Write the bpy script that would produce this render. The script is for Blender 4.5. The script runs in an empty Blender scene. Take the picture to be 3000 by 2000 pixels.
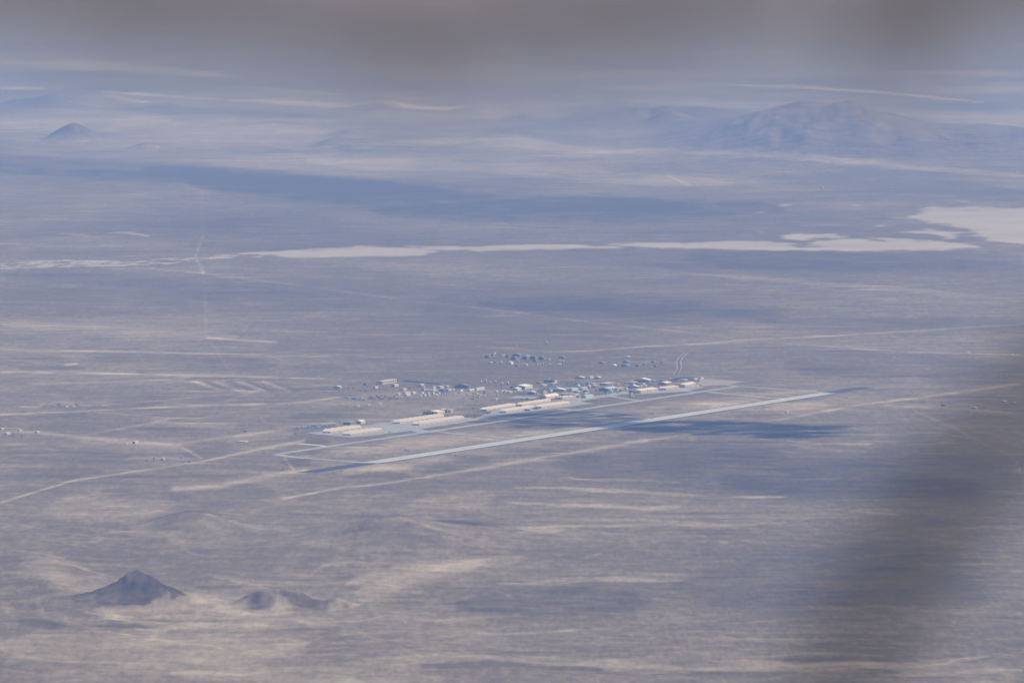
import bpy, math, random
import numpy as np

# ------------------------------------------------------------------ camera, light, exposure
S = bpy.context.scene
COL = S.collection
H = 1300.0                      # camera height above the plain (m), standing on a summit
F = 34711.0                     # focal length in pixels of the 3000 px wide photograph
HOR = -383.0                    # row of the horizon in that photograph
PIT = math.atan((1000.0 - HOR) / F)

cam = bpy.data.cameras.new("camera")
camo = bpy.data.objects.new("camera", cam)
COL.objects.link(camo)
camo.location = (0, 0, H)
camo.rotation_euler = (math.pi / 2 - PIT, 0, 0)
cam.sensor_width = 36.0
cam.lens = F / 3000.0 * 36.0
cam.clip_start = 0.5
cam.clip_end = 400000.0
cam.dof.use_dof = True
cam.dof.focus_distance = 30000.0
cam.dof.aperture_fstop = 5.6
S.camera = camo

SUN_EL = math.radians(50)
SUN_AZ = math.radians(14)       # from +X towards +Y: to the right and a little beyond
sdir = (math.cos(SUN_EL) * math.cos(SUN_AZ), math.cos(SUN_EL) * math.sin(SUN_AZ), math.sin(SUN_EL))
w = bpy.data.worlds.new("World")
S.world = w
w.use_nodes = True
nt = w.node_tree
sky = nt.nodes.new("ShaderNodeTexSky")
sky.sky_type = 'NISHITA'
sky.sun_disc = False
sky.sun_elevation = SUN_EL
sky.sun_rotation = math.pi / 2 - SUN_AZ
sky.altitude = 1700
sky.dust_density = 3.0
nt.links.new(sky.outputs[0], nt.nodes["Background"].inputs[0])
nt.nodes["Background"].inputs[1].default_value = 0.11
sun = bpy.data.lights.new("sun", 'SUN')
sun.energy = 4.0
sun.angle = math.radians(0.53)
sun.color = (1.0, 0.95, 0.88)
suno = bpy.data.objects.new("sun", sun)
COL.objects.link(suno)
suno.location = (500, 0, 3000)
from mathutils import Vector, Matrix
suno.rotation_euler = Vector(sdir).to_track_quat('Z', 'Y').to_euler()

S.view_settings.view_transform = 'Standard'
S.view_settings.look = 'None'
S.view_settings.gamma = 1.0
S.view_settings.exposure = 0.11
S.cycles.max_bounces = 6
S.cycles.volume_bounces = 2
S.cycles.use_denoising = True
S.cycles.use_adaptive_sampling = False
HAZE_DENSITY = 1.78e-5          # clear desert air: blue light is scattered most
HAZE_COLOR = (0.22, 0.43, 1.0)

rng = np.random.default_rng(7)
random.seed(7)

# ------------------------------------------------------------------ photograph row/column -> point of the plain
def P(px, py):
    d = Vector(((px - 1500.0) / F, -(py - 1000.0) / F, -1.0))
    d = Matrix.Rotation(math.pi / 2 - PIT, 3, 'X') @ d
    t = -H / d.z
    return np.array((d.x * t, d.y * t))

def scl(py):                    # pixels per metre sideways at that row
    return (py - HOR) / H

def scy(py):                    # pixels per metre of depth at that row
    return (py - HOR) ** 2 / (H * F)

RA, RB = P(1079, 1356.5), P(2427, 1151)
U = (RB - RA) / np.linalg.norm(RB - RA)     # along the runway
V = np.array((U[1], -U[0]))                 # across it, to the right
ANG = math.atan2(V[1], V[0])

# ------------------------------------------------------------------ noise
def _h(ix, iy, s):
    n = (ix.astype(np.int64) * 374761393 + iy.astype(np.int64) * 668265263 + s * 974634721) & 0x7fffffff
    n = ((n ^ (n >> 13)) * 1274126177) & 0x7fffffff
    n = n ^ (n >> 16)
    return (n & 0xffff) / 65535.0

def vnoise(x, y, s=0):
    ix, iy = np.floor(x), np.floor(y)
    fx, fy = x - ix, y - iy
    fx = fx * fx * (3 - 2 * fx)
    fy = fy * fy * (3 - 2 * fy)
    a, b = _h(ix, iy, s), _h(ix + 1, iy, s)
    c, d = _h(ix, iy + 1, s), _h(ix + 1, iy + 1, s)
    return (a * (1 - fx) + b * fx) * (1 - fy) + (c * (1 - fx) + d * fx) * fy

def fbm(x, y, o=4, s=0, g=0.5):
    r, a, t = 0.0, 1.0, 0.0
    for k in range(o):
        r = r + a * vnoise(x * 2 ** k + 17.3 * k, y * 2 ** k - 9.1 * k, s + k)
        t += a
        a *= g
    return r / t

# ------------------------------------------------------------------ helpers
def link(o, parent=None):
    COL.objects.link(o)
    if parent is not None:
        o.parent = parent
    return o

def tag(o, label=None, cat=None, group=None, kind=None):
    if label: o["label"] = label
    if cat: o["category"] = cat
    if group: o["group"] = group
    if kind: o["kind"] = kind
    return o

def empty(name, loc, rz=0.0):
    o = bpy.data.objects.new(name, None)
    o.empty_display_size = 1
    o.location = loc
    o.rotation_euler = (0, 0, rz)
    return link(o)

class MB:
    def __init__(self):
        self.v, self.f = [], []
    def quad(self, *p):
        n = len(self.v)
        self.v += [tuple(q) for q in p]
        self.f.append(tuple(range(n, n + len(p))))
        return self
    def box(self, x0, x1, y0, y1, z0, z1):
        n = len(self.v)
        self.v += [(x0, y0, z0), (x1, y0, z0), (x1, y1, z0), (x0, y1, z0),
                   (x0, y0, z1), (x1, y0, z1), (x1, y1, z1), (x0, y1, z1)]
        for q in ((0, 3, 2, 1), (4, 5, 6, 7), (0, 1, 5, 4), (1, 2, 6, 5), (2, 3, 7, 6), (3, 0, 4, 7)):
            self.f.append(tuple(n + i for i in q))
        return self
    def prism(self, prof, a, b, axis='y'):   # profile (s, z) swept from a to b along the axis
        n, m = len(self.v), len(prof)
        for t in (a, b):
            for s, z in prof:
                self.v.append((s, t, z) if axis == 'y' else (t, s, z))
        for i in range(m):
            j = (i + 1) % m
            self.f.append((n + i, n + j, n + m + j, n + m + i))
        self.f.append(tuple(n + i for i in range(m))[::-1])
        self.f.append(tuple(n + m + i for i in range(m)))
        return self
    def lathe(self, prof, cx=0, cy=0, seg=16):
        n = len(self.v)
        for r, z in prof:
            for k in range(seg):
                a = 2 * math.pi * k / seg
                self.v.append((cx + r * math.cos(a), cy + r * math.sin(a), z))
        for i in range(len(prof) - 1):
            for k in range(seg):
                k2 = (k + 1) % seg
                self.f.append((n + i * seg + k, n + i * seg + k2, n + (i + 1) * seg + k2, n + (i + 1) * seg + k))
        self.f.append(tuple(n + k for k in range(seg))[::-1])
        e = n + (len(prof) - 1) * seg
        self.f.append(tuple(e + k for k in range(seg)))
        return self
    def tube(self, pts, rad, seg=8):
        n = len(self.v)
        pts = [Vector(p) for p in pts]
        for i, p in enumerate(pts):
            t = (pts[min(i + 1, len(pts) - 1)] - pts[max(i - 1, 0)]).normalized()
            a = t.orthogonal().normalized() if i == 0 else (a - t * a.dot(t)).normalized()
            b = t.cross(a)
            r = rad[i]
            for k in range(seg):
                q = 2 * math.pi * k / seg
                self.v.append(tuple(p + (a * math.cos(q) + b * math.sin(q)) * r))
        for i in range(len(pts) - 1):
            for k in range(seg):
                k2 = (k + 1) % seg
                self.f.append((n + i * seg + k, n + i * seg + k2, n + (i + 1) * seg + k2, n + (i + 1) * seg + k))
        self.f.append(tuple(n + k for k in range(seg))[::-1])
        e = n + (len(pts) - 1) * seg
        self.f.append(tuple(e + k for k in range(seg)))
        return self
    def mesh(self, name, mat, smooth=False):
        me = bpy.data.meshes.new(name)
        me.from_pydata(self.v, [], self.f)
        me.materials.append(mat)
        if smooth:
            me.polygons.foreach_set("use_smooth", [True] * len(me.polygons))
        me.update()
        return me
    def build(self, name, mat, parent=None, smooth=False):
        return link(bpy.data.objects.new(name, self.mesh(name, mat, smooth)), parent)

def newmat(name):
    m = bpy.data.materials.new(name)
    m.use_nodes = True
    b = m.node_tree.nodes["Principled BSDF"]
    b.inputs["Roughness"].default_value = 0.9
    b.inputs["Specular IOR Level"].default_value = 0.15
    return m, m.node_tree, b

def mat(name, col, var=0.15, scale=0.25, rough=0.85, spec=0.15):
    m, t, b = newmat(name)
    b.inputs["Roughness"].default_value = rough
    b.inputs["Specular IOR Level"].default_value = spec
    tc = t.nodes.new("ShaderNodeTexCoord")
    n = t.nodes.new("ShaderNodeTexNoise")
    n.inputs["Scale"].default_value = scale
    n.inputs["Detail"].default_value = 5
    r = t.nodes.new("ShaderNodeMapRange")
    r.inputs[1].default_value = 0.3
    r.inputs[2].default_value = 0.7
    r.inputs[3].default_value = 1 - var
    r.inputs[4].default_value = 1 + var
    h = t.nodes.new("ShaderNodeMix")
    h.data_type = 'RGBA'
    h.blend_type = 'MULTIPLY'
    h.inputs[0].default_value = 1.0
    h.inputs[6].default_value = (*col, 1)
    t.links.new(tc.outputs["Object"], n.inputs["Vector"])
    t.links.new(n.outputs[0], r.inputs[0])
    t.links.new(r.outputs[0], h.inputs[7])
    t.links.new(h.outputs[2], b.inputs["Base Color"])
    return m

M = {}
M['cream'] = mat("cream paint", (0.50, 0.44, 0.36))
M['white'] = mat("white paint", (0.66, 0.65, 0.63), 0.06)
M['tanroof'] = mat("tan sheet roof", (0.64, 0.54, 0.40), 0.10)
M['pinkroof'] = mat("pale pink roof", (0.63, 0.545, 0.45), 0.10)
M['pinkwall'] = mat("pale pink wall", (0.55, 0.465, 0.38), 0.10)
M['door'] = mat("red brown door", (0.42, 0.32, 0.26), 0.15)
M['grey'] = mat("grey wall", (0.34, 0.33, 0.33), 0.15)
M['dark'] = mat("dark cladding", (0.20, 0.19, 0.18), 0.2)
M['darkroof'] = mat("dark blue roof", (0.19, 0.195, 0.21), 0.2)
M['blueroof'] = mat("blue metal roof", (0.33, 0.41, 0.50), 0.12)
M['palegreen'] = mat("pale green cladding", (0.50, 0.51, 0.44), 0.10)
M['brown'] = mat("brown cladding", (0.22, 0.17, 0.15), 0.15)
M['concrete'] = mat("apron concrete", (0.285, 0.28, 0.265), 0.2, 0.02)
M['taxi'] = mat("taxiway concrete", (0.30, 0.298, 0.285), 0.2, 0.02)
M['paint'] = mat("white marking paint", (0.55, 0.55, 0.54), 0.1)
M['asphalt'] = mat("asphalt", (0.055, 0.058, 0.065), 0.2, 0.02)
M['oldasphalt'] = mat("old asphalt", (0.085, 0.09, 0.10), 0.2, 0.02)
M['gravel'] = mat("gravel", (0.29, 0.25, 0.19), 0.2, 0.02)
M['dirt'] = mat("dirt track", (0.31, 0.25, 0.18), 0.25, 0.01)
M['leaf'] = mat("leaf", (0.06, 0.075, 0.05), 0.3, 0.5)
M['bark'] = mat("bark", (0.22, 0.19, 0.17), 0.3, 3)
M['deadbark'] = mat("dead bark", (0.17, 0.16, 0.155), 0.2, 8)
M['needle'] = mat("dry needles", (0.74, 0.71, 0.73), 0.2, 12)
nd = M['needle'].node_tree
tr_ = nd.nodes.new("ShaderNodeBsdfTranslucent")
tr_.inputs[0].default_value = (0.74, 0.70, 0.74, 1)
ms_ = nd.nodes.new("ShaderNodeMixShader"); ms_.inputs[0].default_value = 0.5
nd.links.new(nd.nodes["Principled BSDF"].outputs[0], ms_.inputs[1])
nd.links.new(tr_.outputs[0], ms_.inputs[2])
nd.links.new(ms_.outputs[0], nd.nodes["Material Output"].inputs["Surface"])
M['carwhite'] = mat("car white", (0.75, 0.76, 0.78), 0.05, 0.05, 0.4, 0.5)
M['carblue'] = mat("car blue", (0.08, 0.13, 0.24), 0.1, 0.05, 0.4, 0.5)
M['cargrey'] = mat("car grey", (0.22, 0.25, 0.30), 0.1, 0.05, 0.4, 0.5)
M['glass'] = mat("dark glass", (0.03, 0.04, 0.05), 0.1, 0.3, 0.2, 0.5)

# ------------------------------------------------------------------ terrain heights
FRONT = (418.0, np.array([(1780, 418), (1900, 402), (1980, 388), (2080, 368), (2140, 352), (2190, 340), (2250, 323), (2320, 304), (2360, 296), (2400, 303), (2440, 307),
                  (2490, 306), (2520, 313), (2570, 333), (2620, 334), (2680, 352), (2750, 364), (2900, 366), (3000, 374), (3200, 392), (3500, 410)], float))
BACK = (354.0, np.array([(1470, 354), (1540, 338), (1640, 331), (1720, 321), (1790, 316), (1870, 317), (1900, 325), (1950, 312), (1990, 318),
                 (2050, 315), (2110, 322), (2190, 338), (2240, 347), (2300, 354)], float))

def hill(X, Y, px, py, hpx, rxpx, rym=None, power=2.0):
    c = P(px, py)
    s = scl(py)
    rx = rxpx / s
    ry = rym if rym else rx
    q = np.sqrt(((X - c[0]) / rx) ** 2 + ((Y - c[1]) / ry) ** 2)
    return hpx / s * np.exp(-q ** power)

def height(X, Y):
    X = np.asarray(X, float)
    Y = np.asarray(Y, float)
    z = np.zeros_like(X)
    # the summit the camera stands on
    r = np.sqrt(X * X + Y * Y)
    z += np.maximum(0, 1298.4 - 0.62 * np.maximum(0, r - 1.6))
    # near cone and its outliers
    c = P(396, 1768)
    dx, dy = X - c[0], (Y - c[1]) * 0.8
    r = np.sqrt(dx * dx + dy * dy)
    th = np.arctan2(dy, dx)
    gul = (fbm(th * 6 + 40, r / 90, 4, 5, 0.6) - 0.5)
    rr = r * (1 + 0.22 * gul)
    near = r < 900
    crag = np.where(near, fbm(X / 14, Y / 30, 4, 15, 0.6) - 0.5, 0)
    prof = np.interp(rr * 1.655, [0, 10, 22, 50, 90, 135, 180, 230, 300, 420], [100, 98, 90, 72, 48, 31, 20, 13, 6, 0]) / 1.655
    cone = np.where(near, prof * (1 + 0.30 * crag * np.exp(-(rr / 110) ** 2)) + 11 * gul * np.exp(-((rr - 60) / 45) ** 2), 0)
    z += cone
    rough = np.where((Y > 15000) & (Y < 27000), fbm(X / 38, Y / 60, 4, 11) - 0.5, 0)
    z += hill(X, Y, 770, 1778, 33, 84, 75) * (1 + 1.5 * rough)
    z += hill(X, Y, 838, 1774, 25, 58, 60) * (1 + 1.5 * rough)
    z += hill(X, Y, 940, 1776, 26, 90, 60) * (1 + 1.2 * rough)
    z += hill(X, Y, 640, 1752, 5, 90, 60)
    z += hill(X, Y, 1120, 1575, 44, 190, 380) * (1 + 0.5 * rough)
    z += hill(X, Y, 1330, 1585, 14, 190, 380)
    z += hill(X, Y, 560, 1545, 40, 110, 300) * (1 + 0.5 * rough)
    z += hill(X, Y, 100, 1700, 30, 170, 700)
    z += hill(X, Y, 60, 1850, 18, 160, 260)
    low = np.where((Y > 15000) & (Y < 30000), 1.0, 0.0)
    z += low * 15 * np.clip((25500 - Y) / 2500, 0, 1) * (fbm(X / 200, Y / 420, 5, 21, 0.55) - 0.35) * np.clip(1 - (X + 100) / 900, 0.15, 1)
    # middle distance cones on the left
    far = Y > 40000
    n2 = np.where(far, fbm(X / 150, Y / 500, 4, 31) - 0.5, 0)
    c = P(215, 416)
    s = scl(416)
    r = np.sqrt((X - c[0]) ** 2 + ((Y - c[1]) * 0.55) ** 2)
    z += np.where(r < 3000, (52 / s) * np.clip(1 - r * (1 + 0.25 * n2) / (92 / s), 0, None) ** 1.1 + (16 / s) * np.exp(-(r / (120 / s)) ** 2), 0)
    for a in ((430, 436, 20, 42, 260), (520, 438, 7, 60, 260), (70, 306, 16, 60, 700), (190, 308, 26, 66, 900), (130, 312, 12, 110, 900),
              (965, 430, 14, 46, 600), (1060, 427, 17, 64, 800), (1180, 424, 12, 90, 800), (1010, 400, 18, 45, 800), (1120, 312, 14, 70, 2500),
              (1390, 322, 10, 50, 2000), (620, 352, 10, 70, 1200), (500, 312, 8, 60, 1000), (800, 366, 9, 80, 1400), (1490, 402, 18, 120, 1500)):
        z += hill(X, Y, *a) * (1 + 0.9 * n2)
    # the range on the right
    n3 = np.where(far, fbm(X / 330, Y / 900, 5, 41) - 0.5, 0)
    n4 = np.where(far, np.abs(fbm(X / 210 + 3, Y / 1500, 4, 47) - 0.5) * 2, 0)
    for base, prof_, front in ((FRONT[0], FRONT[1], 2600.0), (BACK[0], BACK[1], 1500.0)):
        c = P(2200, base)
        s = scl(base)
        hp = np.interp(X * s + 1500, prof_[:, 0], base - prof_[:, 1], left=0, right=0) / s
        e = (Y - c[1]) / np.where(Y < c[1], front, 2200.0)
        z += hp * np.exp(-np.abs(e) ** 1.7) * (1 + (0.3 * n3 - 0.5 * n4) * np.clip(np.abs(e) * 2.0, 0, 1))
    for a in ((1975, 378, 34, 80, 600), (2060, 392, 16, 110, 700), (2330, 436, 26, 140, 800), (2520, 432, 26, 130, 800), (1700, 385, 12, 120, 900), (2200, 430, 14, 120, 700)):
        z += hill(X, Y, *a) * (1 + 1.0 * n3)
    return z

# ------------------------------------------------------------------ soil brightness of the plain, some cloud shade painted in: (points, half width px, amount)
ST = []
def st(amp, wd, *pts):
    ST.append((amp, wd, [pts[i:i + 2] for i in range(0, len(pts), 2)]))
# bare tracks and graded lines
st(.22, 2.2, 0, 1022, 425, 1032, 1000, 1045)
st(.30, 3.0, 0, 1091, 212, 1091, 510, 1098, 1000, 1110)
st(.22, 2.2, 85, 1123, 298, 1119, 425, 1115, 553, 1106)
st(.34, 3.2, 0, 1214, 255, 1203, 510, 1191, 850, 1181, 990, 1164)
st(.20, 2.0, 298, 1187, 595, 1162, 744, 1147)
st(.18, 2.0, 276, 1207, 489, 1223, 560, 1226)
st(.20, 2.0, 553, 1230, 723, 1200, 850, 1183)
st(.20, 2.5, 625, 1187, 744, 1147)
st(.20, 3.0, 255, 1272, 380, 1250, 489, 1230)
st(.34, 3.6, 0, 1472, 105, 1440, 212, 1408, 425, 1376, 595, 1351, 723, 1323, 890, 1290)
st(.30, 10., 510, 1434, 638, 1424, 765, 1397, 893, 1379)
st(.16, 8., 893, 1379, 1080, 1372, 1200, 1372)
st(.32, 3.6, 829, 1461, 1000, 1427, 1085, 1421, 1255, 1396)
st(.26, 5.5, 1255, 1396, 1425, 1368, 1638, 1332, 1893, 1289)
st(.26, 3.2, 1893, 1289, 2072, 1264, 2255, 1234, 2510, 1187, 2765, 1155, 3000, 1121, 3200, 1090)
st(.26, 3.2, 519, 1302, 591, 1342)
st(.26, 3.0, 833, 1340, 859, 1374)
st(.20, 5.0, 0, 1255, 255, 1283, 510, 1302, 723, 1272, 978, 1238)
st(.12, 14., 250, 1285, 520, 1300)
st(.10, 1.6, 616, 1000, 700, 1125, 778, 1242)
st(.24, 2.0, 1000, 853, 1200, 880, 1500, 913, 1700, 940, 2000, 972, 2149, 990)
st(.32, 2.2, 1601, 1031, 1700, 1029, 1870, 1016, 2091, 1005, 2149, 997, 2468, 982, 3000, 949)
st(.22, 2.5, 1397, 1014, 1516, 1021, 1601, 1031)
st(.24, 2.0, 2091, 1003, 2255, 1002, 2638, 1030, 3000, 1040)
st(.22, 2.2, 2680, 1204, 2780, 1245, 2872, 1293, 2969, 1336, 2985, 1370, 3000, 1421)
st(.22, 4.0, 2595, 1187, 2800, 1196, 3000, 1213)
st(.12, 2.0, 591, 555, 593, 696)
st(.24, 4.0, 593, 696, 572, 751, 595, 798)
st(.16, 2.4, 595, 798, 601, 870, 604, 989)
st(.24, 2.2, 395, 783, 595, 800, 800, 826, 1000, 852)
st(.12, 1.5, 0, 573, 170, 573, 587, 568, 1000, 562, 1700, 549)
st(.40, 3.0, 608, 989, 700, 995, 808, 1002)
st(.20, 2.0, 1640, 1090, 1790, 1106, 1830, 1100)
st(.18, 3.0, 150, 1178, 330, 1180)
st(.30, 2.2, 60, 1190, 110, 1193, 130, 1183)
st(.16, 6.0, 380, 1340, 560, 1345)
st(.14, 9.0, 450, 1235, 680, 1250)
st(.30, 3.0, 190, 1068, 225, 1066)
st(.12, 6.0, 60, 1066, 250, 1068)
# landfill furrows
for i, x in enumerate((575, 600, 628, 668, 700, 725, 770, 800)):
    st(.22 if i % 2 == 0 else -.16, 2.6, x, 1117, x + 30, 1128, x + 75, 1145)
st(.22, 2.5, 560, 1116, 640, 1141, 760, 1146)
NROAD = len(ST)
# light and dark country
st(.15, 42., 130, 1715, 520, 1760, 860, 1795)
st(.13, 30., 250, 1800, 600, 1820, 950, 1815)
st(-.09, 200., 0, 720, 1500, 760, 3000, 780)
st(-.06, 90., 1150, 1765, 1800, 1745, 2550, 1750)
st(-.10, 70., 1650, 1370, 2300, 1390, 3000, 1400)
st(-.08, 50., 1500, 1620, 2200, 1600, 2900, 1620)
st(-.05, 90., 1900, 1350, 2500, 1340, 3000, 1330)
st(.20, 55., 0, 1905, 400, 1915, 900, 1885)
st(.16, 40., 60, 1650, 200, 1700)
st(.14, 12., 960, 1790, 1060, 1772)
st(.16, 20., 1010, 1715, 1240, 1665, 1540, 1640)
st(.18, 26., 1050, 1750, 1250, 1690, 1420, 1650)
st(.18, 14., 1400, 1560, 1660, 1556)
st(.22, 5., 1540, 1548, 1900, 1540, 2290, 1530)
st(.16, 5., 1560, 1522, 2100, 1528)
st(.25, 4., 2200, 1460, 2300, 1455)
st(.30, 4., 2150, 1453, 2300, 1456)
st(.30, 3.5, 2480, 1498, 2640, 1508)
st(.26, 4., 2105, 1590, 2135, 1590)
st(.26, 3., 2155, 1583, 2185, 1582)
st(.22, 5., 1480, 1470, 1900, 1490, 2000, 1485)
st(.22, 5., 1500, 1425, 1800, 1440, 2100, 1452)
st(.18, 5., 1650, 1400, 2000, 1412)
st(.24, 4., 2220, 1285, 2420, 1298, 2560, 1300)
st(.20, 4., 1990, 1283, 2060, 1284)
st(.18, 8., 1450, 1706, 1750, 1705, 2000, 1700)
st(.14, 4., 1250, 1855, 1700, 1845)
st(.18, 18., 1000, 1948, 1700, 1930, 2000, 1962)
st(.16, 14., 2000, 1965, 2500, 1955, 3000, 1960)
st(.20, 9., 2100, 1940, 2700, 1945, 2900, 1925)
st(.16, 25., 500, 1975, 1300, 1990)
st(.12, 60., 150, 1480, 500, 1480)
st(.16, 18., 1000, 1385, 1240, 1378)
st(.10, 30., 1000, 1330, 1500, 1290)
st(.14, 16., 2000, 1200, 2420, 1185)
st(.14, 16., 2250, 1200, 2600, 1160)
st(.12, 30., 1200, 1480, 1450, 1450)
st(-.16, 45., 1350, 1770, 1900, 1760)
st(-.12, 90., 2000, 1720, 2900, 1700)
st(-.18, 10., 1200, 1962, 1500, 1955, 1780, 1958)
st(-.18, 8., 1420, 1918, 1650, 1920, 1850, 1925)
st(-.18, 10., 2280, 1935, 2480, 1930)
st(-.16, 12., 2000, 1982, 2300, 1975)
st(-.14, 40., 1600, 1350, 2300, 1330)
st(-.14, 50., 2100, 1400, 2900, 1430)
st(-.16, 16., 1280, 1530, 1540, 1565)
st(-.14, 24., 480, 1525, 640, 1530)
st(-.12, 18., 120, 1540, 380, 1550)
st(-.16, 16., 50, 1835, 160, 1840)
st(-.10, 16., 320, 1820, 520, 1830)
st(-.22, 8., 1010, 1398, 1100, 1392, 1200, 1396)
st(-.22, 6., 1450, 1318, 1560, 1315, 1670, 1317)
st(-.20, 6., 1580, 1301, 1760, 1303)
st(-.20, 5., 1340, 1352, 1440, 1350)
st(-.20, 5., 1300, 1374, 1370, 1372)
st(-.16, 6., 1320, 1340, 1420, 1342)
st(-.16, 7., 1060, 1303, 1250, 1298)
st(-.14, 8., 900, 1325, 980, 1322)
st(-.18, 10., 820, 1352, 920, 1355)
st(-.14, 10., 880, 1300, 960, 1290)
st(-.12, 12., 850, 1220, 1000, 1212)
st(-.16, 5., 2210, 1168, 2270, 1170)
st(-.16, 4., 2300, 1176, 2330, 1178)
st(-.10, 40., 1250, 905, 1450, 900)
st(-.14, 12., 60, 1077, 250, 1076)
st(-.10, 20., 250, 1040, 800, 1070)
st(-.12, 16., 250, 1195, 480, 1170)
st(-.12, 16., 540, 1330, 700, 1310)
st(-.10, 12., 0, 1345, 380, 1355)
st(-.10, 14., 0, 1392, 300, 1380)
st(-.10, 16., 300, 1440, 560, 1460)
# far plain
st(.26, 13., -100, 176, 200, 188, 510, 210, 680, 226)
st(.36, 4., -50, 256, 136, 261)
st(.34, 4., 293, 268, 510, 283, 660, 292)
st(.36, 8., 660, 294, 808, 298, 1000, 308, 1383, 322)
st(.28, 4., 297, 272, 365, 292, 446, 302)
st(.20, 5., 680, 255, 1000, 277)
st(.16, 22., -50, 345, 500, 352)
st(.16, 25., 300, 375, 1000, 400)
st(.16, 30., 0, 425, 1000, 450)
st(.20, 12., 1000, 432, 1380, 408, 1700, 440, 2000, 456)
st(.30, 8., 2000, 456, 2298, 472, 2680, 495, 3100, 520)
st(.18, 24., 900, 470, 1500, 490, 1800, 525, 2150, 535)
st(.46, 5., 2136, 250, 2330, 255, 2553, 268, 2884, 300)
st(.16, 14., 2200, 380, 2430, 425)
st(.14, 12., 1850, 300, 2200, 312, 2500, 300)
st(.14, 16., 2500, 318, 2800, 345, 3050, 352)
st(.10, 8., 1560, 352, 1800, 358)
st(.24, 3., 2400, 330, 2560, 350)
st(.24, 5., 2900, 365, 3050, 376)
st(.30, 3., 319, 683, 380, 682, 446, 693)
st(.22, 3., 178, 683, 270, 691)
st(.30, 3., 1948, 512, 2030, 545)
st(.12, 20., 0, 710, 560, 715)
st(.12, 14., 0, 950, 700, 985)
st(.14, 8., 2000, 800, 2600, 845, 3000, 880)
st(.10, 30., 1050, 780, 2000, 800)
st(.08, 20., 2050, 610, 2600, 600)
st(-.10, 18., 0, 222, 700, 245)
st(-.14, 10., 350, 318, 1000, 345)
st(-.12, 14., 0, 500, 1000, 540)
st(-.12, 25., 2200, 520, 3000, 560)
st(-.22, 22., 420, 492, 800, 520, 1200, 552)  # far dark band begins: cloud shade painted into the soil colour
st(-.34, 34., 560, 535, 900, 560, 1400, 590, 2000, 600)
st(-.26, 24., -400, 470, 300, 492, 900, 535, 1300, 560)
st(-.16, 22., 1800, 590, 2300, 610)
st(-.18, 30., 1100, 620, 1700, 628, 2150, 618)
st(-.10, 25., 2100, 600, 2600, 640)  # painted shade of the far band ends
st(-.13, 30., 1400, 890, 1800, 890, 2300, 908)  # dark band behind the base: cloud shade painted into the soil too
st(-.10, 30., 1500, 900, 2300, 925)  # second stroke of the painted shade behind the base
st(-.14, 30., 2000, 760, 3000, 780)
st(-.10, 14., 0, 800, 560, 835)
st(-.10, 30., 2100, 925, 3000, 950)
st(-.12, 40., 2300, 1070, 3000, 1080)

for pts_ in ((60, 1742, 100, 1765, 95, 1775, 130, 1795, 215, 1826, 300, 1850), (40, 1530, 110, 1545, 190, 1562, 300, 1576), (90, 1590, 200, 1578, 330, 1580), (0, 1610, 60, 1620, 140, 1640, 250, 1660),
             (140, 1650, 260, 1680, 330, 1700), (1035, 1570, 1055, 1600, 1090, 1690), (1150, 1788, 1165, 1805, 1180, 1828), (540, 1615, 600, 1628, 720, 1640), (300, 1560, 480, 1570, 540, 1600),
             (1240, 1840, 1360, 1815), (1220, 1880, 1380, 1858), (1700, 1640, 1760, 1620), (2330, 1660, 2460, 1640, 2780, 1612), (2100, 1830, 2300, 1820), (1000, 1830, 1150, 1805),
             (640, 1505, 700, 1512, 760, 1520), (420, 1500, 520, 1505, 560, 1500), (300, 1850, 420, 1880, 640, 1900), (560, 1870, 700, 1850, 900, 1842), (760, 1935, 830, 1910), (850, 1925, 900, 1890),
             (2230, 1925, 2420, 1912), (2700, 1948, 2820, 1928, 3000, 1918), (2200, 1995, 2400, 1965, 2640, 1950), (2100, 1550, 2300, 1552), (2820, 1550, 2900, 1543),
             (300, 1800, 420, 1812, 560, 1800), (640, 1700, 760, 1718, 860, 1745), (900, 1690, 960, 1655, 1080, 1650), (0, 1700, 60, 1710, 100, 1745)):
    st(.15, 2.2, *pts_)
st(.12, 7., 560, 1742, 660, 1772, 760, 1800)
st(.16, 8., 480, 1740, 620, 1780, 760, 1800)
st(.14, 7., 250, 1750, 150, 1765, 60, 1775)
st(.16, 9., 300, 1805, 500, 1840, 800, 1835)
st(-.30, 3.4, 570, 1722, 640, 1724, 712, 1721)
st(-.12, 8., 540, 1790, 680, 1805)
st(-.14, 9., 120, 1845, 190, 1840)
st(-.12, 7., 300, 1830, 420, 1842)
st(-.16, 10., 1210, 1525, 1330, 1540, 1480, 1560)
st(-.14, 12., 1060, 1545, 1180, 1560)
st(-.14, 14., 520, 1520, 620, 1540)
# worn ground round the airfield
st(.17, 20., 880, 1335, 1500, 1265, 2200, 1165, 2400, 1145)
st(.16, 13., 1100, 1372, 1500, 1312, 1900, 1255)
st(.10, 22., 900, 1180, 1400, 1155, 2100, 1115)
st(.09, 14., 860, 1262, 1200, 1225, 1400, 1200)
st(.12, 12., 860, 1340, 1050, 1362, 1300, 1345)
st(.12, 10., 1100, 1300, 1300, 1290, 1480, 1290)
st(.10, 8., 1500, 1275, 1700, 1250)
st(.10, 9., 1900, 1190, 2200, 1180)
st(.12, 6., 2100, 1145, 2330, 1158)
st(.12, 14., 680, 1290, 860, 1275)
st(.10, 16., 1050, 1205, 1350, 1190)
st(-.12, 4., 1010, 1330, 1110, 1318)
st(-.10, 5., 1950, 1200, 2080, 1192)
st(-.10, 6., 1130, 1190, 1300, 1180)
st(-.10, 4., 2130, 1142, 2260, 1152)
st(.10, 8., 1300, 1150, 1700, 1140)
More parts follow.
